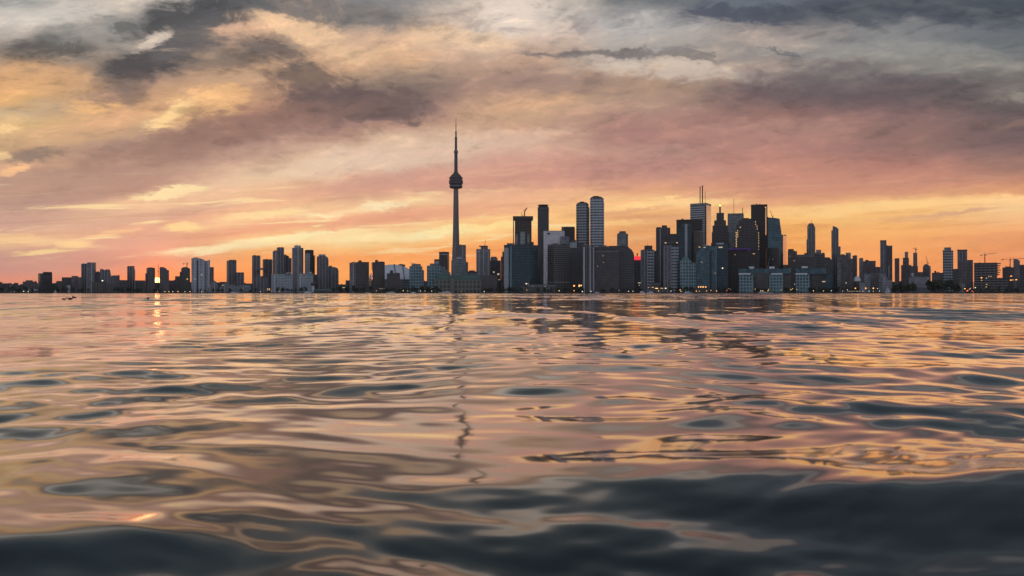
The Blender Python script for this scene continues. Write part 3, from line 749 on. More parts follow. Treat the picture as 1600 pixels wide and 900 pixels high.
# ------------------------------------------------------------------ buildings, from the west end of the shore to the east end
B('office_block', 'dark square office block alone at the low western end of the skyline', 2420, [T('facade', 59.5, 81.6, 427, 'dark', rot=12), T('podium', 58.5, 88, 443, 'low', dD=-12, dep=.4), T('plant_room', 67, 81, 424.8, 'mechd', ybot=427, dep=.6, dD=3)], rot=12)
B('low_block', 'stepped low grey block beside the dark square office block', 2360, [T('facade', 88, 97, 439, 'low'), T('wing', 96.5, 112, 433.2, 'dark', dD=8), T('wing', 111.8, 122, 431, 'far', dD=14), T('wing', 121.5, 128, 433, 'far', dD=9), T('stair_tower', 104, 110, 445.5, 'pale', dD=-20)])
B('apartment_tower', 'dark narrow apartment tower joined to a taller pale twin near the silos', 2400, [T('facade', 126.8, 136, 412.6, 'condo2'), T('roof_screen', 128, 135.5, 411.8, 'mechd', ybot=412.6, dD=3)], dep=1.2)
B('apartment_tower', 'grey apartment tower with flat top just behind the ribbed silos', 2386, [T('facade', 135.3, 150, 410.8, 'condo'), T('roof_screen', 136.6, 149.8, 410.0, 'mech', ybot=410.8, dD=2)], rot=-14)
B('low_block', 'small dark block squeezed between grey tower and notched tower', 2440, [T('facade', 149.5, 157, 425, 'far'), T('plant_room', 151, 155, 424, 'mechd', ybot=425, dD=3)])
B('apartment_tower', 'notched mid-rise with sloping right shoulder behind the ribbed silos', 2400, [T('facade', 155, 175, 421, 'condo2', shape='prof', pts=[(155, 458), (156, 421.2), (161.5, 420.8), (163, 422.3), (165, 420.8), (171.5, 421), (174, 432), (177, 458)]), T('plant_room', 157, 160, 420, 'mechd', ybot=421, dD=5)])
B('low_block', 'low wide flat-roofed dark block right of the notched mid-rise', 2380, [T('facade', 174, 187, 431, 'far'), T('wing', 186.5, 200, 437.5, 'low', dD=6), T('roof_screen', 175, 186.5, 430.3, 'mechd', ybot=431, dD=3)])
B('grain_silo', 'row of ribbed concrete grain silos standing at the water edge', 2200, [T('silo_bank', 143.5, 166, 440, 'silo', dep=.4), T('silo_bank', 166.2, 176, 443, 'silo', dD=2, dep=.5), T('headhouse', 153, 163, 438, 'mechd', ybot=440, dD=5, dep=.4)], cat='silo')
B('apartment_tower', 'slim dark tower standing alone left of the setting sun', 2440, [T('facade', 198.7, 210, 416.2, 'condo2', rot=-18, dep=.7), T('balcony_stack', 209.6, 211.2, 421, 'condo', dD=2, dep=2), T('podium', 210, 226, 438, 'low', dD=8), T('roof_screen', 199.5, 209.5, 415.6, 'mechd', ybot=416.2, dD=3, dep=.7)])
B('apartment_tower', 'dark tower immediately left of the sun with stepped shoulder', 2480, [T('facade', 228.6, 242.3, 418.8, 'far'), T('shoulder', 226.8, 230, 427, 'far', dD=4, dep=2), T('roof_screen', 230, 241, 418, 'mechd', ybot=418.8, dD=3)], rot=10)
B('apartment_tower', 'dark tower immediately right of the sun with rounded roof corner', 2500, [T('facade', 249.5, 264.5, 417.8, 'far', shape='prof', pts=[(249.5, 458), (249.2, 418), (256, 417.7), (259.5, 419.2), (261, 421.5), (264, 422.4), (264.4, 458)]), T('roof_fin', 250, 256, 417.2, 'mechd', ybot=418, dD=4)])
B('apartment_tower', 'dark arched-top tower under a thin tower crane', 2460, [T('facade', 283, 297, 417.5, 'brick', shape='prof', pts=[(283, 458), (283, 419.5), (286, 417.6), (291, 417), (295, 418.6), (297, 420.5), (297.2, 458)]), T('shoulder', 280.8, 284, 424.5, 'brick', dD=4, dep=2), T('podium', 273.5, 283, 431.5, 'brick', dD=8)])
B('low_block', 'low row of dark roofs in the gap beside the sun', 2540, [T('facade', 262, 276, 438, 'far', dep=.3), T('gable', 224, 252, 441.3, 'far', dD=20, dep=.3), T('wing', 242, 250, 443, 'low', dD=-30)])
B('condo_tower', 'pale twin-peaked glass condo tower with curved sloping roofline', 2300, [T('facade', 299, 319.6, 402, 'pale', shape='prof', pts=[(299, 458), (299, 403.8), (302, 403.2), (303.5, 401.9), (309, 402.6), (315, 404.4), (319.5, 406), (319.8, 458)]), T('wing', 319.2, 328, 406.2, 'pale', shape='prof', dD=6, pts=[(319.4, 458), (319.4, 407.2), (323, 407.4), (328, 405.8), (328, 458)]), T('rear_wing', 326, 334, 417.3, 'condo2', dD=30), T('glazed_strip', 307.5, 312, 406.5, 'deep', dD=-1.5, dep=.4)])
B('terrace_block', 'terraced concrete apartments stepping down to the quay in a slope', 2230, [T('facade', 322, 341, 440, 'condo', shape='prof', pts=[(322, 458), (330, 440.5), (338, 440), (340.5, 446), (341, 458)]), T('wing', 340, 357, 444, 'condo', shape='prof', dD=5, pts=[(339, 458), (345, 447), (352, 442), (357, 441), (357.5, 458)]), T('lift_tower', 333, 336.5, 438.6, 'mech', ybot=440, dD=6)])
B('condo_tower', 'plain grey tower between the terraced block and twin bridge towers', 2420, [T('facade', 354, 369.4, 407, 'condo2', rot=14), T('roof_screen', 357.6, 369, 406, 'mech', ybot=407, dD=2), T('wing', 369, 381.3, 425.5, 'condo2', dD=5)])
B('low_block', 'long pale low quay building beside the terraced apartments', 2180, [T('facade', 353, 392, 445, 'office', dep=.25), T('plant_room', 360, 366, 443.6, 'mech', ybot=445, dD=3)])
t = B('condo_tower', 'slim dark tower linked by a high footbridge to its neighbour', 2460, [T('facade', 393.7, 406.8, 399.6, 'condo2'), T('roof_screen', 394.5, 406.5, 399, 'mechd', ybot=399.6, dD=2), T('footbridge', 399, 412, 418.6, 'office', ybot=421.4, dD=-6, dep=.5)])
B('condo_tower', 'broad dark tower at the far end of the high footbridge', 2470, [T('facade', 410.2, 425.6, 405.6, 'condo2', rot=10), T('roof_screen', 411, 424.5, 405, 'mech', ybot=405.6, dD=2)])
B('low_block', 'dark striped low block in front of the footbridge towers', 2220, [T('facade', 395, 417.5, 432.5, 'condo2', dep=.6), T('plant_room', 403, 414, 431.4, 'mech', ybot=432.5, dD=3)])
B('condo_tower', 'stepped dark condo tower with taller right half', 2400, [T('facade', 426, 435, 392.6, 'condo'), T('upper_block', 432.4, 443.8, 387, 'condo2', dD=8), T('roof_screen', 428, 432.3, 391, 'mech', ybot=392.6, dD=3), T('plant_room', 434, 443, 386.2, 'mechd', ybot=387, dD=11)])
B('condo_tower', 'lower rear tower with rounded crown behind the stepped dark condo', 2450, [T('facade', 443, 451.6, 398.6, 'condo2', shape='prof', pts=[(443, 458), (443, 398.6), (447, 398.4), (451.5, 400.5), (452, 458)]), T('shoulder', 451, 455.6, 403.2, 'condo2', dD=4, dep=1.4), T('roof_fin', 444, 447, 397.6, 'mechd', ybot=398.6, dD=4)])
B('slab_block', 'pale blue-white apartment slab near water below the stepped condo', 2190, [T('facade', 424, 456.4, 428, 'white', dep=.35), T('plant_room', 446.5, 455.5, 425.8, 'pale', ybot=428, dD=3, dep=.5), T('balcony_stack', 427, 430, 428.6, 'pale', dD=-1, dep=.6)])
B('condo_tower', 'tallest light grey condo of the western group with white crown', 2340, [T('facade', 456.2, 474, 387, 'condo', shape='oct'), T('crown', 459.8, 470, 383.4, 'pale', ybot=387, dD=3), T('crown_mast', 463.5, 464.3, 381.8, 'steel', ybot=383.4, dD=6)])
B('condo_tower', 'black tower with a pale glass panel down its left face', 2420, [T('facade', 476.2, 490, 391, 'black'), T('glass_panel', 476.6, 484.4, 396, 'white', dD=-2, dep=.5), T('shoulder', 489.6, 492, 399, 'black', dD=3, dep=2), T('roof_screen', 477, 489.4, 390.4, 'mechd', ybot=391, dD=3)])
B('slab_block', 'second pale apartment slab near water right of the white-crowned condo', 2195, [T('facade', 465, 489.4, 427, 'white', dep=.4), T('plant_room', 480, 487.4, 424.8, 'pale', ybot=427, dD=3, dep=.5), T('balcony_stack', 468, 470.5, 427.6, 'pale', dD=-1, dep=.6)])
B('condo_tower', 'round-shouldered condo tower with notched crown before the long sky gap', 2380, [T('facade', 495, 513.4, 400, 'condo2', shape='prof', pts=[(495, 458), (495, 401), (498, 400), (508, 399.8), (511.5, 401.6), (513.2, 405), (513.4, 458)]), T('crown', 498, 508.4, 397.2, 'pale', ybot=400, dD=4), T('link_block', 489.6, 496, 429, 'brick', dD=10)])
B('condo_tower', 'curved shorter wing attached to the round-shouldered condo', 2384, [T('facade', 513, 529.4, 416, 'condo2', shape='prof', pts=[(513, 458), (513, 416.2), (517, 416.8), (524, 417.4), (527.5, 419), (529, 423), (529.2, 458)]), T('roof_screen', 514, 519, 415.2, 'mech', ybot=416.4, dD=4)])
B('ferry_terminal', 'low green-roofed harbour building beside the white control tower', 2110, [T('facade', 492, 519, 453.4, 'low', dep=.3), T('roof', 490.5, 520, 452.2, 'copper', ybot=453.4, dD=-2, dep=.4, taper=.86)], cat='building')
B('control_tower', 'small white control tower with dark wide cabin over the green roof', 2120, [T('stem', 487.6, 491.4, 446, 'whitep', shape='cyl'), T('cabin', 485.8, 495.2, 442.2, 'glassd', shape='oct', ybot=446, dD=-4), T('cabin_roof', 485.2, 495.8, 441.4, 'mech', ybot=442.2, shape='oct', dD=-5)], cat='tower')
B('apartment_slab', 'wide brown apartment slab with striped end wall left of the dome', 2300, [T('facade', 546, 556.6, 410.4, 'condo', dD=2), T('main_wing', 556, 576.6, 409.2, 'brick', dD=0), T('plant_room', 560, 565, 406.8, 'mechd', ybot=409, dD=5), T('plant_room', 549, 554, 409.4, 'mech', ybot=410.4, dD=5), T('podium', 540, 546.3, 438, 'low', dD=12)])
B('apartment_slab', 'brown apartment slab standing in front of the stadium dome', 2290, [T('facade', 580.4, 601.2, 409.6, 'brick'), T('plant_room', 586, 590.4, 406, 'mechd', ybot=409.6, dD=4), T('roof_screen', 592, 600.5, 408.6, 'mech', ybot=409.6, dD=4)], rot=8)
B('apartment_slab', 'short dark apartment slab in front of the dome with roof hut', 2270, [T('facade', 604.4, 625, 427, 'brick'), T('plant_room', 609.4, 614.2, 422.4, 'mechd', ybot=427, dD=4), T('roof_screen', 616, 624, 426.2, 'mech', ybot=427, dD=4)])
B('office_block', 'small dark block peeping over the right side of the dome', 2760, [T('facade', 622.6, 633, 413.2, 'far'), T('roof_screen', 623.4, 630, 412.6, 'mechd', ybot=413.2, dD=3)])
B('condo_tower', 'white-gridded condo tower with swooping roof right of the dome', 2290, [T('facade', 639.6, 660, 416, 'tealfr'), T('crown', 643, 657.6, 412.4, 'office', ybot=416, dD=3), T('roof_fin', 640, 650, 410.4, 'pale', shape='prof', dD=5, pts=[(640, 410.3), (650, 412), (650, 412.6), (645, 411.8)]), T('side_wing', 659.6, 662.6, 422, 'condo2', dD=6, dep=2)])
B('condo_tower', 'white-gridded condo tower left of the green-roofed terminal', 2296, [T('facade', 667, 690, 415, 'tealfr'), T('crown', 671.6, 686, 411.6, 'office', ybot=415, dD=3), T('roof_fin', 678.6, 686, 408.6, 'pale', ybot=411.6, dD=5)])
B('office_tower', 'dark flat-capped tower just left of the needle tower shaft', 2680, [T('facade', 686, 702, 395.4, 'dark', rot=-12), T('cap_band', 686.4, 701.6, 396.6, 'pale', ybot=398, dD=-2, rot=-12), T('crown', 685.8, 702, 393.4, 'mechd', ybot=395.4, dD=-1, rot=-12), T('annex', 678.4, 687, 405, 'far', dD=20), T('roof_mast', 692.3, 693, 392, 'steel', ybot=393.4, dD=6)])
B('hall', 'pale sloped roof hall below the dark flat-capped tower', 2420, [T('facade', 689, 704.6, 426, 'white', shape='prof', pts=[(689, 458), (689, 418), (694, 418.6), (704, 426.5), (704.4, 458)]), T('roof_light', 692, 695, 417.4, 'pale', ybot=419, dD=5)])
B('condo_tower', 'lit grey tower tucked against the right side of the needle shaft', 2720, [T('facade', 717, 728, 383.2, 'condo'), T('roof_screen', 718, 727.6, 382.6, 'mechd', ybot=383.2, dD=3)])
B('condo_tower', 'stepped glass block at the foot of the needle tower', 2360, [T('facade', 705, 728.4, 407, 'office', dep=.9), T('upper_storeys', 709, 726, 404.4, 'office', ybot=407, dD=4), T('crown', 712.4, 723.4, 401.6, 'pale', ybot=404.4, dD=8), T('side_wing', 727.8, 731.4, 409.4, 'condo2', dD=6, dep=2)])
B('low_block', 'dark low roofs between the stepped block and mast-topped tower', 2440, [T('facade', 728, 746, 424, 'far'), T('wing', 733, 742, 422.4, 'far', dD=8)])
B('terminal', 'long stone terminal warehouse with green glass upper storeys on the quay', 2150, [T('facade', 678, 753, 437, 'term', dep=.5), T('upper_storeys', 682, 751, 430, 'green', ybot=437, dD=8, dep=.45), T('roof_pavilion', 684, 704, 427.6, 'green', ybot=430, dD=14, dep=.6), T('roof_pavilion', 722, 744, 428, 'green', ybot=430, dD=14, dep=.6), T('annex', 752.5, 777, 430, 'brick', dD=5, dep=.6), T('end_pier', 705, 709, 435.4, 'conc', dD=-1.5, dep=.5)])
B('condo_tower', 'grey-blue condo tower with flanged roof and leaning mast', 2330, [T('facade', 744.2, 766, 389, 'condo', dep=1.0), T('crown', 751, 762.4, 384.6, 'condo2', ybot=389, dD=5), T('roof_flange', 748.4, 762.2, 383.8, 'mechd', ybot=384.8, dD=2), T('cornice_band', 744.0, 766.2, 392.4, 'pale', ybot=393.4, dD=-1, dep=1.0)])
B('condo_tower', 'dark stepped block right of the mast-topped condo', 2420, [T('facade', 766, 782.4, 407, 'dark'), T('upper_storeys', 766.4, 777.6, 403, 'office', ybot=407, dD=5), T('crown', 767, 776, 401, 'mech', ybot=403, dD=8)])
B('condo_tower', 'big deep-blue glass block on the quay with a bright corner strip', 2170, [T('facade', 787.4, 840, 382.6, 'deep', shape='chamR', dep=.7), T('glazed_strip', 787.6, 794.6, 387, 'stripe', dD=-1.6, dep=.4), T('glazed_strip', 797, 799.6, 384, 'stripet', dD=-1.2, dep=.8), T('shoulder', 784.8, 788.4, 393, 'brick', dD=10, dep=1.6), T('shoulder', 782.6, 786, 401, 'brick', dD=14, dep=1.6), T('plant_room', 792, 804, 380, 'mech', ybot=382.6, dD=10), T('plant_room', 806, 832, 381.2, 'mechd', ybot=382.6, dD=12)])
B('tower_under_construction', 'unfinished concrete tower with flared top deck and glazed lower panels', 2500, [T('facade', 804.4, 830.6, 342, 'raw', dep=.8), T('top_deck', 801.4, 833, 337.6, 'raw', ybot=342.4, dD=-6, dep=.8), T('glazed_panel', 804.8, 809.4, 366, 'office', dD=-2, dep=1), T('glazed_panel', 812.8, 820.4, 362, 'white', dD=-2.4, dep=1), T('glazed_panel', 823.8, 827.4, 365, 'office', dD=-2, dep=1), T('hoist_mast', 801.6, 803.0, 343, 'steel', dD=-9, dep=1), T('side_block', 830, 834, 378, 'brick', dD=6, dep=2), T('side_block', 833.4, 841, 383, 'brick', dD=10)], cat='tower')
B('condo_tower', 'tall slim dark tower with a floating disc hat', 2420, [T('facade', 840.2, 857.6, 323, 'dark', shape='oct'), T('setback', 842, 856, 321.6, 'mechd', ybot=323, dD=4, shape='oct'), T('disc_hat', 840.6, 856.6, 319.2, 'steel', ybot=320.8, dD=-1, shape='cyl', dep=1), T('hat_stem', 847, 851, 320.6, 'mechd', ybot=321.8, dD=12), T('cornice_band', 840, 857.8, 325, 'mech', ybot=326, dD=-1, shape='oct')])
B('office_tower', 'silver mirror-faced slab reflecting the pale evening sky', 2300, [T('facade', 849.2, 882.2, 361.2, 'mirror', dep=.5), T('roof_edge', 849.4, 882, 360.4, 'pale', ybot=361.2, dD=1, dep=.4)])
B('office_tower', 'dark blocky tower top rising behind the silver mirror slab', 2440, [T('facade', 881.6, 898.2, 355, 'black'), T('plant_room', 877.4, 883, 354.2, 'mech', dD=8), T('roof_screen', 883, 897.6, 354.2, 'mechd', ybot=355, dD=4)])
B('office_tower', 'pale blue office with round violet badge on its upper corner', 2280, [T('facade', 874.6, 889.4, 370.2, 'office'), T('dark_bay', 888.6, 891, 371, 'dark', dD=4, dep=2), T('roof_screen', 876, 888.6, 369.6, 'mech', ybot=370.2, dD=3)])
B('office_tower', 'dark tower with lighter glazed top storeys beside the violet-badged office', 2264, [T('facade', 890, 902, 377.6, 'dark'), T('glazed_storeys', 890.4, 901.4, 378.4, 'white', ybot=387, dD=-1.5), T('wing', 901.2, 912, 378.6, 'dark', dD=5), T('plant_room', 893, 900, 374.6, 'mechd', ybot=377.6, dD=6)])
B('office_tower', 'grid-faced stone block with crenellated cornice before the silver slab', 2190, [T('facade', 855.6, 890.6, 383, 'grid', rot=36, dep=.55), T('cornice', 855.4, 890.8, 381.4, 'mech', ybot=383, dD=-1.5, rot=36, dep=.55), T('plant_room', 864, 872, 380.2, 'mechd', ybot=381.4, dD=10), T('plant_room', 875, 886, 380.4, 'mech', ybot=381.4, dD=12), T('base_band', 855.2, 891, 440.2, 'pale', ybot=441, dD=-2, rot=36, dep=.55)])
B('condo_tower', 'shorter of two balcony-banded round-cornered twin condo towers', 2440, [T('facade', 900.4, 919.8, 318, 'band', shape='oct'), T('crown', 902, 918, 316, 'steel', ybot=318, dD=2, shape='cyl', dep=1), T('balcony_stack', 917.6, 921.2, 324, 'pale', dD=8, dep=2), T('roof_hoist', 906, 913, 314.8, 'steel', ybot=316, dD=8, dep=.2)])
B('condo_tower', 'taller of two balcony-banded round-cornered twin condo towers', 2420, [T('facade', 922, 943.4, 309, 'band2', shape='oct'), T('crown', 923.4, 941, 307, 'steel', ybot=309, dD=2, shape='cyl', dep=1), T('balcony_stack', 941, 944, 316, 'pale', dD=10, dep=2), T('roof_hoist', 927, 936, 306, 'steel', ybot=307, dD=8, dep=.2)])
B('hotel', 'broad brown waterfront hotel with scattered small lit windows', 2160, [T('facade', 927, 967, 385.4, 'hotel', dep=.5), T('end_wing', 910.4, 929, 383.4, 'grid', dD=4, dep=.8), T('corner_fin', 911, 913.6, 386, 'pale', dD=-1, dep=1), T('corner_fin', 921, 923.6, 384, 'stripe', dD=-1, dep=1), T('corner_fin', 926.4, 928.4, 386, 'stripe', dD=-1.4, dep=1), T('cornice_band', 928.6, 967.2, 392, 'mech', ybot=393.6, dD=-1, dep=.4), T('plant_room', 936, 948, 383.4, 'mech', ybot=385.4, dD=8), T('plant_room', 951, 965, 384, 'mechd', ybot=385.4, dD=9)], cat='hotel')
B('office_tower', 'small grey tower with chamfered crown behind the brown hotel', 2620, [T('facade', 964.2, 981.4, 365.2, 'office', shape='oct'), T('crown', 967, 978.6, 361, 'mech', ybot=365.2, shape='oct', taper=.82, dD=2), T('glazed_strip', 978.0, 980.8, 367, 'office', dD=2, rot=-14, dep=12, east='glow')])
B('office_tower', 'dark building with stepped round shoulder right of the hotel', 2220, [T('facade', 967, 991.4, 385, 'dark', shape='prof', pts=[(967, 458), (967, 385), (981, 385), (984, 388), (987, 390), (989.5, 394), (991, 399), (991.4, 458)]), T('plant_room', 969, 978, 384, 'mechd', ybot=385.4, dD=4)])
B('arena', 'low dark block carrying a red glowing sign in a narrow gap', 2480, [T('facade', 990.6, 1003, 406, 'dark'), T('red_sign', 991, 1001.4, 400.4, 'redsign', ybot=406, dD=-2, dep=.15), T('roof_vent', 994.8, 996.6, 395.4, 'steel', ybot=402, dD=8, dep=1), T('roof_edge', 991, 1002, 402.6, 'mech', ybot=406, dD=4)])
B('condo_tower', 'grey condo with lit right half right of the red sign', 2250, [T('facade', 1001, 1012, 390.4, 'condo2'), T('main_wing', 1011, 1022.4, 390, 'band', dD=-3), T('plant_room', 1007, 1019.4, 383.6, 'mechd', ybot=390, dD=6), T('roof_mast', 1011.4, 1012, 381, 'steel', ybot=383.6, dD=9)])
B('office_block', 'dark mid-rise closing the gap between grey condo and dark slab tower', 2540, [T('facade', 1017, 1031, 393, 'dark'), T('plant_room', 1020, 1025, 391.6, 'mechd', ybot=393, dD=5)])
B('condo_tower', 'dark slab tower with pale edge strip and roof hut', 2380, [T('facade', 1025, 1047.4, 355.6, 'dark'), T('plant_room', 1034, 1042.2, 352, 'mechd', ybot=355.6, dD=5), T('edge_strip', 1031, 1032.4, 358, 'stripe', dD=-1.2, dep=1), T('low_roof', 1026, 1033, 354.8, 'mechd', ybot=355.6, dD=4)])
B('office_tower', 'dark tower with crown floodlights behind the cylindrical grey condo', 2340, [T('facade', 1043, 1061, 366.2, 'dark'), T('crown', 1044, 1059.6, 365.2, 'mechd', ybot=366.2, dD=3), T('cornice_band', 1042.8, 1061.2, 378, 'mech', ybot=380, dD=-1.2)])
B('condo_tower', 'grey waterfront condo with banded right half below the floodlit crown', 2200, [T('facade', 1036.6, 1049, 384, 'condo2'), T('main_wing', 1047, 1060.4, 384.6, 'band', dD=-3, shape='oct'), T('plant_room', 1039, 1050, 382.4, 'mech', ybot=384.4, dD=5)])
B('office_tower', 'broad pure black slab tower in front of the white stone tower', 2520, [T('facade', 1057, 1097.6, 343.4, 'black', dep=.6), T('roof_band', 1056.8, 1097.8, 342.4, 'mechd', ybot=343.4, dD=-1, dep=.6), T('plant_room', 1065, 1068, 341.4, 'mechd', ybot=342.6, dD=8)])
B('condo_tower', 'blue glass tower with pale vertical spine before the black slab', 2300, [T('facade', 1059, 1080.4, 354, 'deep'), T('upper_storeys', 1066, 1079, 350, 'teal', ybot=354, dD=4), T('spine', 1070.2, 1074.2, 349.6, 'stripe', dD=-1.4, dep=1)])
B('office_tower', 'brown stone tower with rounded top beside the blue glass spine tower', 2330, [T('facade', 1080.8, 1098.4, 362, 'brown', shape='oct'), T('crown', 1082, 1097, 360.4, 'mech', ybot=362, dD=3, shape='oct')])
B('condo_tower', 'short teal condo with white grid and pyramid cap on the quay', 2170, [T('facade', 1062.4, 1080.4, 407, 'tealfr'), T('roof', 1064, 1078.4, 402, 'copper', ybot=407, taper=.55, dD=2), T('side_wing', 1080, 1087.6, 410, 'tealfr', dD=4)])
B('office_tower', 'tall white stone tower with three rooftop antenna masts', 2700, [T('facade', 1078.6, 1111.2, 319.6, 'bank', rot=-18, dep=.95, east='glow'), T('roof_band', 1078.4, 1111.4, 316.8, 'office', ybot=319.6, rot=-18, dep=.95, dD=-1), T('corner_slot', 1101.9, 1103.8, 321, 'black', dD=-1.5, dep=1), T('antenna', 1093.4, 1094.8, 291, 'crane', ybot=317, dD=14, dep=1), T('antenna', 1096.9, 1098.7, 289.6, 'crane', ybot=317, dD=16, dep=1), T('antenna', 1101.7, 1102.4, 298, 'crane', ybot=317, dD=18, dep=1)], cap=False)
B('condo_tower', 'teal glass block with ragged stepped roof below the beacon tower', 2210, [T('facade', 1088, 1118, 384.4, 'teal', shape='prof', pts=[(1088, 458), (1088, 396), (1091, 391), (1096, 387.4), (1099, 384.4), (1109, 383.6), (1118, 386), (1118.4, 458)]), T('dark_bay', 1103, 1112, 392, 'black', dD=-1.2, dep=.5), T('roof_vent', 1100, 1107, 382.8, 'pale', ybot=385, dD=5)])
B('condo_tower', 'dark teal tower with bright rooftop frame beside the ragged block', 2216, [T('facade', 1116.6, 1138, 381.6, 'deep'), T('roof_frame', 1118.6, 1131, 379.4, 'pale', ybot=381.6, dD=3), T('edge_strip', 1118, 1120, 384, 'stripet', dD=-1.2, dep=1)])
B('office_tower', 'stepped pyramid-topped granite tower carrying a yellow-green beacon', 2640, [T('facade', 1111, 1140, 379, 'granite'), T('setback', 1112.2, 1138.8, 362, 'granite', ybot=379, dD=3), T('setback', 1113.4, 1137.4, 352, 'granite', ybot=362, dD=6), T('setback', 1116, 1134.6, 344, 'granite', ybot=352, dD=9), T('setback', 1119.6, 1131.4, 332.4, 'granite', ybot=344, dD=13), T('mast', 1123.9, 1126.6, 322.4, 'mechd', ybot=332.4, dD=18, shape='cyl'), T('beacon', 1124.2, 1126.6, 319, 'beacon', ybot=322.2, dD=18, shape='cyl', dep=1), T('mast_tip', 1125.0, 1125.7, 316.6, 'steel', ybot=319, dD=19, dep=1)])
B('office_tower', 'pale grey office tower with two thin masts left of black tower', 2720, [T('facade', 1137, 1162.4, 335, 'office'), T('crown', 1137.2, 1162, 333, 'mech', ybot=335, dD=2), T('antenna', 1146.6, 1147.2, 310, 'steel', ybot=333, dD=14, dep=1), T('antenna', 1160.0, 1160.9, 324, 'steel', ybot=333, dD=14, dep=1)])
B('office_tower', 'stepped granite tower with yellow lights down its corner edges', 2560, [T('facade', 1148, 1186.4, 362, 'granite', dep=.8), T('setback', 1150.6, 1184, 350, 'granite', ybot=362, dD=4, dep=.8), T('setback', 1154, 1181.4, 344, 'granite', ybot=350, dD=8, dep=.8), T('setback', 1158, 1174.4, 341.4, 'mechd', ybot=344, dD=12, dep=.8), T('setback', 1162, 1170, 340.4, 'mechd', ybot=341.4, dD=16)])
B('office_tower', 'tall black red-granite tower with glowing notch in its side', 2660, [T('facade', 1173.6, 1195.4, 319.8, 'black', dep=1.0), T('east_wing', 1197.6, 1199.4, 320.6, 'black', dD=3, dep=4), T('notch_face', 1194.0, 1199.2, 324, 'black', dD=6, rot=-14, dep=14, east='glow'), T('lower_block', 1194, 1200, 367, 'black', dD=2, dep=2), T('roof_band', 1173.4, 1199, 319, 'mechd', ybot=320.4, dD=-1, dep=.9), T('roof_vent', 1181, 1183, 317.8, 'steel', ybot=319, dD=9)])
B('office_tower', 'blue glass tower with slanting roof and leaning right edge', 2440, [T('facade', 1199.6, 1224, 339.6, 'teal', shape='prof', pts=[(1199.6, 458), (1199.4, 339.6), (1210, 340.2), (1218.2, 341.6), (1221, 362), (1223.6, 392), (1224.2, 458)]), T('roof_screen', 1200, 1217.6, 352, 'dark', ybot=358, dD=-1.4, dep=.4), T('corner_fin', 1199.2, 1200.6, 338.6, 'mechd', dD=-1.2, dep=1)])
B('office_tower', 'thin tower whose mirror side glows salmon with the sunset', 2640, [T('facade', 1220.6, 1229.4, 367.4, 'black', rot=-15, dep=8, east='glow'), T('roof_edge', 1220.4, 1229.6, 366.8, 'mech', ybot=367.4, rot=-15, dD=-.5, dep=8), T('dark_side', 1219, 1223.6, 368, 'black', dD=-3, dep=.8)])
B('office_block', 'dark drum-fronted block below the slanting glass tower', 2320, [T('facade', 1196.4, 1218, 388, 'black', shape='cyl', dep=1), T('brace', 1199, 1203, 401, 'stripet', shape='prof', dD=-4, dep=.3, pts=[(1198.8, 419), (1202.8, 401), (1203.4, 401), (1199.8, 419)]), T('roof_ring', 1197.4, 1217, 386.8, 'mechd', ybot=388, shape='cyl', dD=2, dep=1)])
B('office_block', 'wide black quay block edged with a violet light line', 2240, [T('facade', 1137.4, 1186.6, 390, 'black', dep=.6), T('roof_storey', 1140, 1173, 388.6, 'mechd', ybot=390, dD=4), T('east_wing', 1172, 1187, 394, 'black', dD=-3), T('light_strip', 1137.6, 1173, 388.0, 'violet', ybot=389.2, dD=-2, dep=.05), T('edge_strip', 1136.8, 1138, 389, 'stripet', dD=-2, dep=1)])
B('quay_apartments', 'bridge-shaped teal waterside apartments with two projecting glass bays', 2120, [T('bridge_storeys', 1154, 1236, 419.4, 'teal', ybot=427, dep=.22), T('rear_wing', 1176, 1203, 426, 'low', dD=12, dep=.5), T('rear_wing', 1222, 1236, 426, 'low', dD=12, dep=.8), T('glass_bay', 1154.6, 1177.2, 428.6, 'tealfr', dD=-8, dep=.7), T('glass_bay', 1202, 1223.4, 428.6, 'tealfr', dD=-8, dep=.7), T('bay_roof', 1154.2, 1173, 426.8, 'whitep', ybot=428.8, dD=-9, dep=.8), T('bay_roof', 1205, 1222.8, 426.8, 'whitep', ybot=428.8, dD=-9, dep=.8), T('roof_box', 1170, 1178.4, 416.4, 'whitep', ybot=419.4, dD=4, dep=.6), T('roof_box', 1202, 1210.4, 416.4, 'whitep', ybot=419.4, dD=4, dep=.6)])
B('quay_apartments', 'teal waterside apartments with a single projecting glass bay', 2124, [T('bridge_storeys', 1243, 1291, 418.6, 'teal', ybot=428, dep=.3), T('rear_wing', 1264, 1291, 426.4, 'low', dD=12, dep=.5), T('glass_bay', 1243.2, 1265, 428.6, 'tealfr', dD=-8, dep=.7), T('bay_roof', 1243, 1261.4, 426.8, 'whitep', ybot=428.8, dD=-9, dep=.8), T('roof_box', 1252.6, 1262, 416, 'whitep', ybot=418.6, dD=4, dep=.6), T('east_bay', 1289.6, 1301, 428, 'deep', dD=-4, dep=.8)])
B('office_block', 'dark block with small upper storey right of the salmon tower', 2400, [T('facade', 1231, 1245.4, 392.4, 'brick'), T('plant_room', 1231.4, 1240.4, 389, 'mechd', ybot=392.4, dD=4), T('low_wing', 1223.6, 1232, 413.6, 'brick', dD=5)])
B('office_block', 'wide dark brick block with pale slanted roof storey', 2380, [T('facade', 1240, 1276, 401.6, 'brick', dep=.6), T('roof_storey', 1245.4, 1272.4, 397.4, 'mech', ybot=404.6, dD=3, dep=.5), T('east_wing', 1272, 1289, 397, 'dark', dD=8), T('roof_hut', 1284, 1288.6, 395, 'mechd', ybot=397, dD=10)])
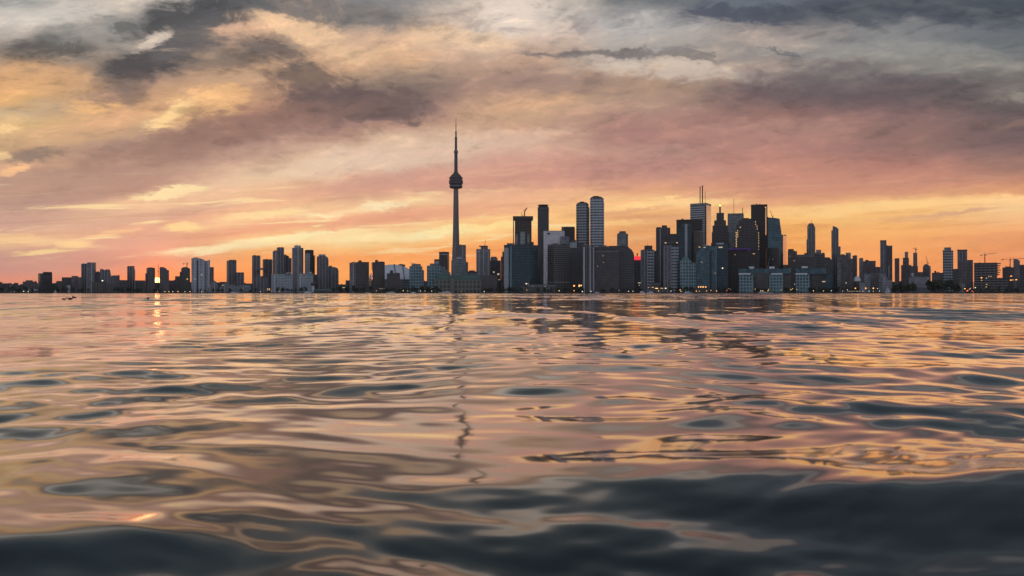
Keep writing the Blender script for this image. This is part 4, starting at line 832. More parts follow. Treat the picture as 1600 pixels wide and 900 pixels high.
B('condo_tower', 'slender tower with rounded crown and thin mast east of downtown', 2700, [T('facade', 1261.6, 1274.4, 353, 'condo2', shape='prof', pts=[(1261.6, 458), (1261.6, 354), (1262.8, 351.2), (1264, 349.6), (1271.2, 349.2), (1272, 351.4), (1274, 355.6), (1274.4, 458)]), T('balcony_stack', 1260.4, 1262, 374, 'condo2', dD=3, dep=3), T('crown', 1264, 1270.6, 348.6, 'pale', ybot=350, dD=5), T('mast', 1267.9, 1268.4, 343.6, 'steel', ybot=349, dD=8, dep=1), T('base_block', 1256.6, 1262.4, 395.4, 'brick', dD=2)])
B('office_block', 'small block with pale plant room behind the slender rounded tower', 2640, [T('facade', 1274, 1283.6, 395, 'far'), T('plant_room', 1275.2, 1283.2, 390, 'farpale', ybot=395, dD=3)])
B('condo_tower', 'slender dark tower with curved right top and low side step', 2680, [T('facade', 1299.4, 1310.8, 354, 'condo2', shape='prof', pts=[(1299.2, 458), (1299.2, 360), (1301, 359.6), (1301.2, 354.2), (1304, 353.8), (1307.6, 355), (1310.4, 358), (1310.8, 458)]), T('side_step', 1310.2, 1313.6, 385, 'condo2', dD=3, dep=2), T('roof_fin', 1301.6, 1304.4, 353.4, 'mechd', ybot=355, dD=4)])
B('office_block', 'dark block with lit slanting edge left of the curved-top tower', 2560, [T('facade', 1288, 1300, 402, 'dark', shape='prof', pts=[(1288, 458), (1288, 402), (1296, 402), (1299.6, 406.4), (1300, 458)]), T('sunlit_edge', 1298.2, 1300.4, 406, 'black', dD=-1, rot=-14, dep=14, east='glow')])
B('office_block', 'grey mid-rise with notched roof right of the curved-top tower', 2600, [T('facade', 1308, 1325.6, 398.4, 'far'), T('plant_room', 1314.6, 1320, 397.2, 'mechd', ybot=398.4, dD=3), T('rear_tower', 1321.6, 1329.6, 394.6, 'farpale', dD=20), T('east_wing', 1325, 1332.4, 404, 'far', dD=6), T('wing', 1308.4, 1314, 410, 'office', dD=-8)])
B('condo_tower', 'slim mid-rise pair of dark blocks east of the notched grey block', 2620, [T('facade', 1332.2, 1339.4, 399.4, 'far'), T('roof_screen', 1334, 1339, 398.8, 'mechd', ybot=399.4, dD=3)])
B('condo_tower', 'small pale slim block standing free in the orange sky', 2760, [T('facade', 1342.4, 1349, 403.6, 'farpale'), T('roof_screen', 1343.4, 1348.4, 403, 'mech', ybot=403.6, dD=3)])
B('office_block', 'low paired blocks with huts before the split-height tower', 2680, [T('facade', 1349, 1358.4, 408, 'far'), T('plant_room', 1352, 1357.4, 406, 'mechd', ybot=408, dD=3), T('east_wing', 1357.8, 1368.4, 407.4, 'far', dD=4), T('low_wing', 1367.4, 1376.4, 417, 'far', dD=8)])
B('condo_tower', 'split-height dark tower, left third taller, alone in orange sky', 2560, [T('facade', 1376.6, 1394.4, 383.6, 'dark', dep=.7), T('tall_third', 1375.4, 1385.2, 376, 'condo2', dD=4), T('cornice_band', 1375.2, 1385.4, 375.2, 'mechd', ybot=376.4, dD=3)])
B('condo_tower', 'short slim block right of the split-height tower', 2720, [T('facade', 1398, 1405.4, 404, 'far'), T('roof_screen', 1398.8, 1405, 403.4, 'mechd', ybot=404, dD=3)])
B('condo_tower', 'thin stepped tower with narrow upper half near the eastern cranes', 2740, [T('facade', 1410.8, 1420.4, 403.2, 'far'), T('upper_half', 1413.8, 1419.2, 393.2, 'farpale', ybot=403.2, dD=3), T('base_block', 1408, 1424, 414, 'far', dD=-6)])
B('condo_tower', 'thin dark tower topped by a small crane at the eastern side', 2700, [T('facade', 1427, 1433.4, 395.4, 'condo2'), T('base_block', 1423, 1434.4, 415.6, 'far', dD=-5), T('roof_screen', 1427.4, 1433, 394.8, 'mechd', ybot=395.4, dD=2)])
B('condo_tower', 'squat round-topped block below a leaning crane jib', 2660, [T('facade', 1442, 1454.2, 414, 'far', shape='prof', pts=[(1442, 458), (1442, 417), (1444.4, 413.6), (1447.4, 412), (1450.4, 414), (1454, 416), (1454.2, 458)]), T('painted_sunny_side', 1449.4, 1454.4, 416.6, 'farpale', dD=-2, dep=.6), T('low_wing', 1434, 1443, 425, 'far', dD=6)])  # sunlight on the block's right side is put in as a paler facade
B('low_block', 'low dark roofs with a water tank between round-topped block and ribbed tower', 2620, [T('facade', 1456, 1474, 426, 'far', dep=.4), T('roof_tank', 1460, 1463, 423, 'mechd', ybot=426, dD=5, shape='cyl', dep=1), T('low_wing', 1489, 1497, 420, 'far', dD=12)])
B('condo_tower', 'ribbed balcony tower with raised crown, leftmost of the eastern pair', 2460, [T('facade', 1473.4, 1489.6, 391.2, 'band', shape='oct'), T('crown', 1475.4, 1486.2, 386.4, 'office', ybot=391.2, dD=3)])
B('condo_tower', 'plain flat-topped dark tower right of the ribbed balcony tower', 2480, [T('facade', 1496.2, 1511.4, 390.6, 'condo2', dep=.9), T('roof_band', 1496, 1511.6, 389.8, 'mechd', ybot=391.4, dD=-1, dep=.9), T('front_wing', 1497.6, 1512, 408.4, 'far', dD=-14), T('front_wing', 1511.6, 1520.4, 406, 'far', dD=-10)])
CON_D = 2300
B('building_under_construction', 'unfinished wide block of open concrete decks under tower crane', CON_D, [T('facade', 1522, 1558, 411.6, 'decks', dep=.5), T('roof_deck', 1521.6, 1558.4, 410.2, 'raw', ybot=411.6, dD=-2, dep=.5)] + [T('floor_deck', 1556, 1564 - (k % 3) * .9, 411 + k * 3.4, 'raw', ybot=412.1 + k * 3.4, dD=3, dep=1.6) for k in range(6)] + [T('column', 1558.2, 1559, 411, 'raw', ybot=431, dD=8, dep=1), T('podium', 1530, 1575, 434, 'decks', dD=-10, dep=.4)], cat='building')
B('office_block', 'dark low block with lit windows at the eastern frame edge', 2330, [T('facade', 1566.4, 1584.6, 417.6, 'brick'), T('roof_hut', 1571, 1580, 416.4, 'mechd', ybot=417.6, dD=4), T('tower', 1583.6, 1594, 404.6, 'far', dD=14, shape='prof', pts=[(1583.6, 458), (1583.6, 404.4), (1589, 404.6), (1593.6, 407.4), (1594.2, 458)]), T('east_wing', 1589.6, 1614, 413.4, 'brick', dD=6), T('podium', 1572, 1616, 432, 'low', dD=-8, dep=.4)])
# low waterfront buildings
B('storage_building', 'large pale windowless quay warehouse near the eastern sailboat', 2180, [T('facade', 1350.4, 1384, 426.6, 'office', dep=.5), T('dark_bay', 1361, 1373, 429, 'low', dD=-1.5, dep=.5), T('roof_edge', 1350, 1384.4, 425.8, 'mech', ybot=427, dD=-2, dep=.5)])
B('storage_building', 'pale blocky silo house directly behind the eastern sailboat', 2150, [T('facade', 1378.2, 1393.4, 437.4, 'farpale'), T('upper_block', 1379.4, 1386.6, 432.8, 'farpale', ybot=437.4, dD=4)])
B('storage_building', 'grey low shed pair in front of the windowless warehouse', 2140, [T('facade', 1342.6, 1353, 441.6, 'farpale'), T('east_wing', 1352.6, 1359.4, 437.8, 'office', dD=4), T('roof_vent', 1345, 1350, 440.6, 'mech', ybot=441.6, dD=4)])
B('storage_building', 'low white factory with horizontal window bands near the eastern trees', 2220, [T('facade', 1420, 1452, 432.2, 'farpale', dep=.4), T('loading_bay', 1430, 1452.6, 449.4, 'mech', dD=-4, dep=.3), T('roof_hut', 1423, 1428, 426.6, 'pale', ybot=432.2, dD=6)])
B('storage_building', 'small white tall tank house beside orange quay lights', 2130, [T('facade', 1499, 1508.2, 443.4, 'farpale'), T('roof_hut', 1500, 1506, 442, 'mech', ybot=443.4, dD=3), T('band', 1498.8, 1508.4, 449.6, 'mech', ybot=450.6, dD=-1.2)])
B('chimney', 'dark thin smokestack rising from the low eastern waterfront', 2240, [T('stack', 1334, 1337, 405.6, 'mechd', shape='cyl', taper=.7), T('stack_rim', 1334.3, 1336.8, 404.8, 'steel', ybot=406, shape='cyl', dD=-.5)], cat='chimney')
B('mast', 'pale thin pole standing beside the windowless warehouse', 2200, [T('pole', 1388.4, 1389.6, 415, 'pale', shape='cyl'), T('pole_cap', 1388.2, 1389.8, 414.2, 'mech', ybot=415, shape='cyl', dD=-.4)], cat='mast')
Dd = 2190.0; s_ = Dd / F
def quarter_dome():
    root = link(bpy.data.objects.new('dome_hall', None)); root.location = (wx(1342.6, Dd), Dd + 10, 2)
    tag(root, 'small silver quarter-dome roof catching light on the eastern quay', 'building')
    bm = bmesh.new(); add_lathe(bm, wx(1342.6, Dd), Dd + 12, [(5.4 * s_ * math.cos(a), (458 - 439.5) * s_ + 8.6 * s_ * math.sin(a)) for a in [i * .17 for i in range(9)]], 20)
    mesh_obj('dome', bm, P['whitep'], root, True)
    bm = bmesh.new(); add_prism(bm, [(wx(1342.6, Dd) + 5.5 * s_ * math.cos(i * .314), Dd + 12 + 5.5 * s_ * math.sin(i * .314)) for i in range(20)], 1.7, (458 - 439.2) * s_)
    set_uv(bm); mesh_obj('drum_wall', bm, [M['low'], P['roof']], root)
quarter_dome()
# ------------------------------------------------------------------ low filler blocks behind the quay
frs = random.Random(21)
x = -190.0
while x < 1800:
    w = frs.uniform(14, 34)
    top = frs.uniform(438.5, 447)
    if not (232 < x + w / 2 < 262):
        Dq = frs.uniform(2720, 2960)
        tiers = [T('facade', x, x + w, top, frs.choice(['low', 'far', 'brick', 'low']), dep=.5)]
        if frs.random() < .7: tiers.append(T('plant_room', x + w * .2, x + w * frs.uniform(.4, .7), top - frs.uniform(.8, 2), 'mechd', ybot=top, dD=5))
        B('low_block', 'low dark building in the shadowed background row along the city shore', Dq, tiers, group='low dark buildings behind the quay')
    x += w * frs.uniform(.75, 1.05)
B('house', 'small pale gabled house among dark trees at the western point', 2180, [T('facade', 15, 18.6, 444, 'farpale'), T('roof', 14.4, 19.2, 441.8, 'mechd', shape='prof', dD=-1, pts=[(14.4, 444.2), (16.8, 441.6), (19.2, 444.2)])], cat='house')
B('house', 'wide dark house with raised middle at the western point', 2200, [T('facade', 20, 38.6, 445.2, 'low', dep=.4), T('upper_storey', 21.6, 28.6, 441.9, 'low', ybot=445.2, dD=2), T('upper_storey', 31, 38, 443.8, 'farpale', ybot=445.2, dD=3)], cat='house')
B('boathouse', 'long low boathouse with white roof strip left of the small sailboat', 2130, [T('facade', 45, 60, 453.6, 'low', dep=.3), T('roof', 44.6, 60.4, 452, 'pale', ybot=453.6, dD=-1, dep=.35, taper=.9)], cat='building')
B('restaurant', 'long low lakeside pavilion with ribbed roof before the deep-blue block', 2110, [T('facade', 826, 866, 447.6, 'low', dep=.25), T('roof', 824, 868, 444.8, 'mech', ybot=447.6, dD=-2, dep=.3, taper=.94), T('end_gable', 812, 827, 446.6, 'low', dD=3, dep=.4)], cat='building')
B('restaurant', 'low pale-roofed quay pavilion with lit front before the dark slab tower', 2100, [T('facade', 1017, 1042, 449.6, 'low', dep=.3), T('roof', 1016, 1031, 442.6, 'mech', ybot=444.4, dD=4, dep=.6), T('upper_storey', 1018, 1030, 444.4, 'low', ybot=449.6, dD=6, dep=.5)], cat='building')
B('low_block', 'low dark quay pavilion with orange lit openings below the ragged teal block', 2104, [T('facade', 1084, 1116, 450, 'low', dep=.3), T('roof', 1082.6, 1117, 449, 'mechd', ybot=450.2, dD=-1, dep=.34)])

# ------------------------------------------------------------------ lit windows, badges and corner lights
def lit(px, py, w, h, mat, part='lit_window', off=0.5):
    loc, nrm, ob = cast(px, py)
    if loc is None or loc.y > 6000: return
    if nrm.y > 0: nrm = -nrm
    nrm = Vector((nrm.x, nrm.y, 0)).normalized() if abs(nrm.z) < .9 else Vector((0, -1, 0))
    s = loc.y / F; t = Vector((-nrm.y, nrm.x, 0))
    if t.x < 0: t = -t
    a = loc + nrm * off
    bm = bmesh.new()
    W, Hh = w * s / 2 / max(.35, abs(t.x)), h * s / 2
    vs = [bm.verts.new(a + t * i * W + Vector((0, 0, j * Hh)) + nrm * k) for k in (0, -.45) for i, j in ((-1, -1), (1, -1), (1, 1), (-1, 1))]
    for q in ((0, 1, 2, 3), (7, 6, 5, 4), (0, 4, 5, 1), (1, 5, 6, 2), (2, 6, 7, 3), (3, 7, 4, 0)): bm.faces.new([vs[i] for i in q])
    bmesh.ops.recalc_face_normals(bm, faces=bm.faces[:])
    root = ob.parent
    mesh_obj(part, bm, L.get(mat) or P[mat], root)
for px, py, w, h, m in [(292.6, 436, 2, 2, 'window'), (315, 429, 1.6, 1.6, 'winpale'), (305, 436, 1.5, 1.2, 'winpale'), (160, 438.6, 1.8, 1.4, 'white'),
        (418, 452, 1.3, 3, 'window'), (421, 452, 1.3, 3, 'window'), (537, 449.4, 5, 1, 'winpale'), (771.5, 425.2, 2.2, 2.2, 'winpale'), (778.6, 428.4, 3, 2.6, 'winpale'), (780, 437, 1.6, 1.2, 'window'),
        (822.2, 443.4, 1.5, 1.5, 'white'), (824.8, 443.4, 1.2, 1.2, 'window'), (897, 446.6, 2.2, 1.8, 'orange'), (905, 446.6, 1.4, 3.2, 'warm'), (908, 446, 1.6, 1.8, 'warm'),
        (1101.5, 341.9, 0, 0, 'window'), (1040, 379.4, 2.6, 1.6, 'window'), (1058, 379.2, 2.2, 1.6, 'window'), (1129, 419, 1.6, 1.6, 'white'), (1091.5, 448.4, 1.6, 1.4, 'orange'), (1095, 448.4, 1.6, 1.4, 'warm'), (1098.6, 448.4, 2, 1.4, 'warm'), (1102.6, 448.4, 1.8, 1.4, 'orange'),
        (1093, 386, 2.6, 1.2, 'window'), (1101, 386.6, 3, 1.2, 'winpale'), (1126, 386.4, 6, 1.8, 'winpale'), (1178, 396.4, 3, 1, 'window'), (1170, 391.4, 2.4, 2.4, 'violet'), (1157, 355, 1.6, 1.6, 'window'),
        (1241.6, 444, 1.2, 1.2, 'winpale'), (1322, 442, 1.6, 1.4, 'winpale'), (1287.4, 440, 4.4, 1.6, 'winpale'),
        (1541.6, 434.8, 1.3, 1.3, 'winpale'), (1548.6, 431.8, 1.3, 1.1, 'window'), (1545, 431.8, 1.3, 1.1, 'window'), (1541.8, 444.4, 1.5, 1.1, 'window'), (1533.6, 434, 1.5, 1.3, 'orange'), (1534, 438, 1.3, 1.1, 'window'), (1541, 448.4, 1.5, 1, 'window'),
        (1579.6, 437.6, 2, 1, 'orange'), (1583, 437.4, 2, 1, 'window'), (1588, 437, 2.4, 1, 'orange'), (1580, 431.4, 2, .9, 'orange'), (1547, 452, 2, 1, 'winpale'),
        (1020, 449.0, 3, 1, 'window'), (1026, 450.6, 4, 1, 'warm'), (1034, 450.4, 4, 1, 'window'), (1040, 450.4, 2, 1.2, 'white'),
        (626, 448, 1, 1.2, 'window'), (594, 451, 1.2, .9, 'winpale'), (597.4, 451, 1.2, .9, 'winpale'), (601, 451, 1.2, .9, 'winpale'),
        (1000, 442, 6, 1.2, 'winpale'), (943, 410, 1, 1, 'winpale'), (934, 416, 1, 1, 'winpale')]:
    if w > 0: lit(px, py, w, h, m)
for k in range(9): lit(1150.4 + (k % 2) * .5, 363.4 + k * 2.7, 1.5, 1.7, 'window', 'corner_light')
for k in range(4): lit(1152.8, 360.6 + k * 3, 1.2, 1.6, 'window', 'corner_light')
for k, (px, py) in enumerate([(1180.6, 346.6), (1181, 350.6), (1183, 354), (1183.4, 357.6), (1185.4, 364), (1185.6, 368), (1185.6, 372), (1185.6, 376), (1185.6, 380), (1185.6, 385), (1185.6, 390)]): lit(px, py, 1.0, 1.8, 'window', 'corner_light')
lit(884, 373, 3.2, 3.2, 'violet', 'badge'); lit(857.2, 365, 3.6, 3.0, 'mechd', 'badge')

# ------------------------------------------------------------------ cranes
def crane(px, D, ytop, ybase, xa, ya, xb, yb, label, xc=None, cat='crane'):
    """Tower crane: lattice mast, long jib to (xb,yb), short counter jib to (xa,ya) with ballast, cab, apex and stays."""
    root = link(bpy.data.objects.new('tower_crane', None)); root.location = (wx(px, D), D, 2.0); tag(root, label, cat, 'tower cranes over the skyline')
    X = lambda p: wx(p, D); Z = lambda p: wz(p, D); w = 1.6
    bm = bmesh.new()
    for dx in (-.6, .6):
        for dy in (-.6, .6): add_bar(bm, (X(px) + dx, D + dy, 2), (X(px) + dx, D + dy, Z(ytop)), .45)
    zz = Z(ybase); k = 1
    while zz < Z(ytop) - 2:
        add_bar(bm, (X(px) - .6 * k, D - .6, zz), (X(px) + .6 * k, D - .6, zz + 2), .3); zz += 2; k = -k
    mesh_obj('mast', bm, P['crane'], root)
    zt = Z(ytop)
    bm = bmesh.new(); add_bar(bm, (X(px), D, zt), (X(xb), D - 4, Z(yb)), 1.1, .5); add_bar(bm, (X(px), D, zt + 1.4), (X(xb), D - 4, Z(yb) + .5), .4)
    for i in range(12):
        a, b = i / 12, (i + .5) / 12
        P0 = Vector((X(px), D, zt)).lerp(Vector((X(xb), D - 4, Z(yb))), a); P1 = Vector((X(px), D, zt + 1.4)).lerp(Vector((X(xb), D - 4, Z(yb) + .5)), b)
        add_bar(bm, P0, P1, .25)
    mesh_obj('jib', bm, P['crane'], root)
    bm = bmesh.new(); add_bar(bm, (X(px), D, zt), (X(xa), D + 2, Z(ya)), 1.2, .6); mesh_obj('counter_jib', bm, P['crane'], root)
    bm = bmesh.new(); xk = X(xa) + (X(px) - X(xa)) * .18; add_box(bm, xk - 1.6, xk + 1.6, D + 1, D + 3.4, Z(ya) - 2.2, Z(ya) - .35); mesh_obj('ballast', bm, P['steel'], root)
    bm = bmesh.new(); add_box(bm, X(px) + .8, X(px) + 2.4, D - 2, D - .2, zt - 2.4, zt - .3); mesh_obj('cab', bm, P['steel'], root)
    bm = bmesh.new(); ap = (X(px), D, zt + 5.5)
    add_bar(bm, (X(px), D, zt), ap, .7); add_bar(bm, ap, Vector((X(px), D, zt)).lerp(Vector((X(xb), D - 4, Z(yb))), .7), .22); add_bar(bm, ap, (X(xa), D + 2, Z(ya)), .22)
    mesh_obj('apex', bm, P['crane'], root)
def luffer(px, D, y0, x1, y1, xc, yc, label, k=1.0):
    root = link(bpy.data.objects.new('luffing_crane', None)); root.location = (wx(px, D), D, 2.0); tag(root, label, 'crane', 'tower cranes over the skyline')
    bm = bmesh.new()
    for dx in (-.7, .7): add_bar(bm, (wx(px, D) + dx, D, 2), (wx(px, D) + dx, D, wz(y0, D)), .6 * k)
    mesh_obj('mast', bm, P['crane'], root)
    bm = bmesh.new(); a = Vector((wx(px, D), D, wz(y0, D))); b = Vector((wx(x1, D), D - 3, wz(y1, D)))
    add_bar(bm, a + Vector((0, .5, 0)), b, .8 * k, .5 * k); add_bar(bm, a + Vector((.2, -.6, 1.4 * k)), b, .4 * k); mesh_obj('jib', bm, P['crane'], root)
    bm = bmesh.new(); c = Vector((wx(xc, D), D + 1, wz(yc, D))); add_bar(bm, a, c, 1.6, 1.2); add_bar(bm, c, c + Vector((0, 0, 3)), .6); add_bar(bm, c + Vector((0, 0, 3)), b, .16); mesh_obj('counter_jib', bm, P['steel'], root)
    bm = bmesh.new(); add_box(bm, wx(px, D) - 1.1, wx(px, D) + 1.1, D - 2.4, D - .8, wz(y0, D) - 1, wz(y0, D) + 1.4); mesh_obj('cab', bm, P['steel'], root)
crane(292, 2475, 412, 418, 285, 411.8, 295.4, 412.4, 'thin tower crane above the arched-top tower near the sun')
crane(1539, 2330, 397.8, 412, 1533, 398.4, 1556.6, 395.8, 'dark tower crane standing over the unfinished open-deck block')
crane(1578.4, 2400, 405.4, 418, 1565, 405.2, 1612, 403.2, 'dark tower crane at the eastern edge behind the lit-window block')
crane(1431, 2720, 389, 396, 1433.6, 389.2, 1425.6, 388.4, 'tiny faint crane on top of the thin dark eastern tower')
luffer(819.6, 2515, 331, 823.6, 324.6, 817.6, 328.6, 'black luffing crane on the unfinished flared-top concrete tower', 3.2)
luffer(815.6, 2518, 337, 814, 331.6, 817, 336.6, 'short leaning hoist beside the black crane on the unfinished tower')
luffer(1207, 2500, 339, 1203, 328.6, 1209, 338, 'faint leaning crane above the slanting glass tower')
luffer(1449.6, 2690, 412, 1446, 399.6, 1451.4, 411.6, 'pale thin leaning crane above the squat round-topped block')
luffer(757.6, 2350, 384, 758.8, 374, 757, 383.4, 'thin leaning mast crane on the grey-blue flanged-roof condo')
luffer(247.4, 2560, 424, 248.2, 412.2, 246, 423.4, 'hair-thin crane jib leaning right above the setting sun')

# ------------------------------------------------------------------ trees along the shore
def crown_mesh(seed, wide, tall, mat, spread=1.0):
    r = random.Random(seed); bm = bmesh.new()
    for i in range(20):
        a = r.uniform(0, 6.28); t = r.random()
        rad = wide * (1 - abs(t - .35) * .9) * math.sqrt(r.random()) * spread
        c = Vector((rad * math.cos(a), rad * math.sin(a), .28 + t * .66))
        s = r.uniform(.07, .15)
        res = bmesh.ops.create_icosphere(bm, subdivisions=1, radius=s)
        for v in res['verts']:
            v.co = Vector((v.co.x * r.uniform(.8, 1.5), v.co.y * r.uniform(.8, 1.5), v.co.z * r.uniform(.7, 1.2))) + c
    for i in range(110):   # loose leaf sprays at the edge of the crown
        a = r.uniform(0, 6.28); t = r.random(); rad = wide * (1.12 - abs(t - .35) * .9) * r.uniform(.7, 1.1)
        c = Vector((rad * math.cos(a), rad * math.sin(a), .24 + t * .76)); d = Vector((r.uniform(-1, 1), r.uniform(-1, 1), r.uniform(-1, 1))).normalized() * .06; e = d.cross(Vector((r.random(), r.random(), 1))).normalized() * .05
        bm.faces.new([bm.verts.new(c + d), bm.verts.new(c + e), bm.verts.new(c - d)])
    me = bpy.data.meshes.new('crown'); bm.to_mesh(me); bm.free(); me.materials.append(mat); return me
def trunk_mesh():
    bm = bmesh.new(); add_lathe(bm, 0, 0, [(.045, 0), (.03, .25), (.02, .6), (.006, .85)], 6)
    add_bar(bm, (0, 0, .3), (.18, .05, .6), .02); add_bar(bm, (0, 0, .35), (-.17, .06, .62), .02)
    me = bpy.data.meshes.new('trunk'); bm.to_mesh(me); bm.free(); me.materials.append(P['bark']); return me
TRUNK = trunk_mesh()
CROWNS = [('round dark broadleaf tree in the shoreline tree row', crown_mesh(1, .40, 1, P['leaf'])), ('tall narrow dark tree in the shoreline tree row', crown_mesh(2, .22, 1, P['leaf'])),
          ('wide olive-green tree with ragged crown in the shoreline row', crown_mesh(3, .52, 1, P['leaf2'])), ('open thin-crowned dark tree in the shoreline row', crown_mesh(4, .40, 1, P['leaf'], 1.25))]
def tree(px, D, h, kind, rz):
    lab, cm = CROWNS[kind]
    root = link(bpy.data.objects.new('tree', None)); root.location = (wx(px, D), D, 1.9); root.scale = (h, h, h); root.rotation_euler.z = rz
    tag(root, lab, 'tree', 'trees along the waterfront')
    for nm, me in (('trunk', TRUNK), ('crown', cm)):
        o = link(bpy.data.objects.new(nm, me)); o.parent = root
tr = random.Random(8)
clumps = [(-40, 62, 12, 15), (86, 142, 7, 15), (176, 226, 10, 13), (228, 345, 14, 10), (345, 400, 7, 11), (430, 480, 8, 13), (520, 580, 11, 17), (600, 640, 9, 13), (640, 690, 10, 16), (752, 800, 9, 14), (800, 915, 17, 13), (935, 1010, 10, 12), (1045, 1085, 6, 15), (1110, 1155, 7, 12), (1178, 1202, 5, 14), (1224, 1243, 4, 14), (1266, 1340, 14, 14), (1395, 1432, 9, 24), (1452, 1500, 12, 30), (1508, 1640, 18, 14)]
for a, b, n, hm in clumps:
    for i in range(n):
        tree(a + (b - a) * (i + tr.random()) / n, tr.uniform(2092, 2125), hm * tr.uniform(.65, 1.1), tr.choice([0, 0, 1, 2, 3]), tr.uniform(0, 6))

# ------------------------------------------------------------------ quay lamps
def globe_mesh():
    bm = bmesh.new(); bmesh.ops.create_icosphere(bm, subdivisions=2, radius=1.0); me = bpy.data.meshes.new('lamp_globe'); bm.to_mesh(me); bm.free(); return me
GLOBES = {}
for k in ('warm', 'white', 'orange', 'redl'):
    GLOBES[k] = globe_mesh(); GLOBES[k].materials.append(L[k])
bm = bmesh.new(); add_lathe(bm, 0, 0, [(.16, 0), (.10, .3), (.08, 1)], 6); POLE = bpy.data.meshes.new('pole'); bm.to_mesh(POLE); bm.free(); POLE.materials.append(P['steel'])
LAMPLAB = {'warm': 'warm yellow lamp glowing low on the dark quay', 'white': 'white lamp glowing low on the dark quay', 'orange': 'orange lamp glowing low on the dark quay', 'redl': 'red lamp glowing low on the dark quay'}
def quay_lamp(px, py, kind, r):
    D = 2086.0; z = max(2.6, wz(py, D))
    root = link(bpy.data.objects.new('street_lamp', None)); root.location = (wx(px, D), D, 1.9)
    tag(root, LAMPLAB[kind], 'street lamp', LAMPLAB[kind].split(' glowing')[0].replace('lamp', 'lamps') + ' along the quay')
    p = link(bpy.data.objects.new('pole', POLE)); p.parent = root; p.scale = (1, 1, z - 1.9)
    gl = link(bpy.data.objects.new('lamp_globe', GLOBES[kind])); gl.parent = root; gl.location = (0, 0, z - 1.9 + r * .6); gl.scale = (r, r, r)
for px, py, k, r in [(22.5, 456, 'white', .7), (37, 455.6, 'white', 1.1), (44, 456, 'white', 1.0), (246, 456, 'warm', .7), (257.6, 456, 'warm', 1.0), (264, 456, 'warm', 1.0), (270, 456, 'white', 1.0), (278, 456, 'warm', 1.1), (289, 456, 'white', .9), (297, 456, 'warm', 1.1), (315, 456, 'white', .9),
        (407, 456, 'white', .8), (424, 455, 'warm', .7), (437, 455.6, 'warm', .7), (588, 454.6, 'warm', .8), (630, 454.4, 'warm', 1.1), (637, 454.8, 'warm', .8), (657, 455, 'warm', 1.0), (674.6, 455, 'warm', .9), (664, 455, 'white', .7), (720, 455.4, 'warm', .6), (756.6, 456, 'white', 1.0), (852, 447.6, 'white', .8), (823, 453.6, 'warm', .8), (833, 448, 'white', .6),
        (873.6, 454.6, 'warm', 1.2), (897, 454.6, 'orange', 1.2), (910, 456, 'white', 1.5), (923.4, 455.6, 'white', 1.2), (967, 453.8, 'white', .7), (982, 455.4, 'white', 1.1), (989, 455.4, 'white', 1.1), (999, 446, 'white', .8), (1013, 449.6, 'warm', .8), (1029, 455, 'warm', 1.0), (1048.4, 455, 'white', 1.0), (1062.6, 453.4, 'warm', 1.2), (1064, 455.6, 'orange', 1.0), (1088, 455.2, 'orange', 1.2), (1093, 455.2, 'warm', .8), (1104, 455, 'orange', 1.0), (1111, 454, 'warm', .9), (1119.6, 455, 'orange', 1.2), (1135.6, 454.4, 'redl', 1.0), (1138, 451, 'white', .6), (1141, 452, 'warm', .6),
        (1180, 452, 'warm', .7), (1188.8, 454.8, 'warm', 1.1), (1192, 454.8, 'warm', 1.1), (1200, 454.6, 'warm', 1.2), (1201, 452.4, 'warm', .8), (1221, 453, 'warm', .7), (1235.8, 453, 'warm', 1.1), (1238.4, 451.6, 'warm', .9), (1245, 452.6, 'white', .8), (1271, 454.8, 'warm', 1.1), (1286.6, 454.8, 'warm', .9), (1299, 454.6, 'white', 1.0),
        (1324, 453, 'white', .9), (1336.6, 451, 'orange', 1.7), (1352.6, 451, 'orange', 1.8), (1364.6, 451, 'orange', 1.8), (1371, 451, 'white', .9), (1316.6, 455, 'white', .8), (1348, 455.2, 'white', .8), (1358, 455.2, 'white', .9), (1364.6, 455.2, 'white', .8), (1374, 455, 'white', .8),
        (1507.6, 451.6, 'orange', 1.6), (1512, 454.6, 'orange', 1.2), (1514.6, 452, 'warm', .9), (1516.4, 450.8, 'warm', .8), (1519, 455.2, 'redl', 1.2), (1510, 454.8, 'redl', .9), (1524, 449.8, 'white', 1.3)] + [(1325 + i * 2.6, 455.2, 'white', .6) for i in range(8)]:
    quay_lamp(px, py, k, r * .85)

# ------------------------------------------------------------------ boats
def hull(bm, L_, w, h, rake=.18):
    half = [(-.5, .78), (-.3, 1), (0, 1), (.25, .8), (.42, .35), (.5, .02)]
    lo = [bm.verts.new((x * L_ * .92, s * y * w / 2 * .7, -.3)) for s in (1, -1) for x, y in (half if s == 1 else half[::-1])]
    hi = [bm.verts.new((x * L_ * (1 + (rake * .3 if x > 0 else 0)), s * y * w / 2, h * (1 + .35 * max(0, x)))) for s in (1, -1) for x, y in (half if s == 1 else half[::-1])]
    n = len(lo)
    for i in range(n): bm.faces.new((lo[i], lo[(i + 1) % n], hi[(i + 1) % n], hi[i]))
    bm.faces.new(hi); bm.faces.new(lo[::-1]); bmesh.ops.recalc_face_normals(bm, faces=bm.faces[:])
def part(name, fn, mat, root):
    bm = bmesh.new(); fn(bm); me = bpy.data.meshes.new(name); bm.to_mesh(me); bm.free(); me.materials.append(mat)
    o = link(bpy.data.objects.new(name, me)); o.parent = root; return o
def boat_root(name, px, D, label, cat, rz=0):
    r = link(bpy.data.objects.new(name, None)); r.location = (wx(px, D), D, 0); r.rotation_euler.z = rz; tag(r, label, cat); return r
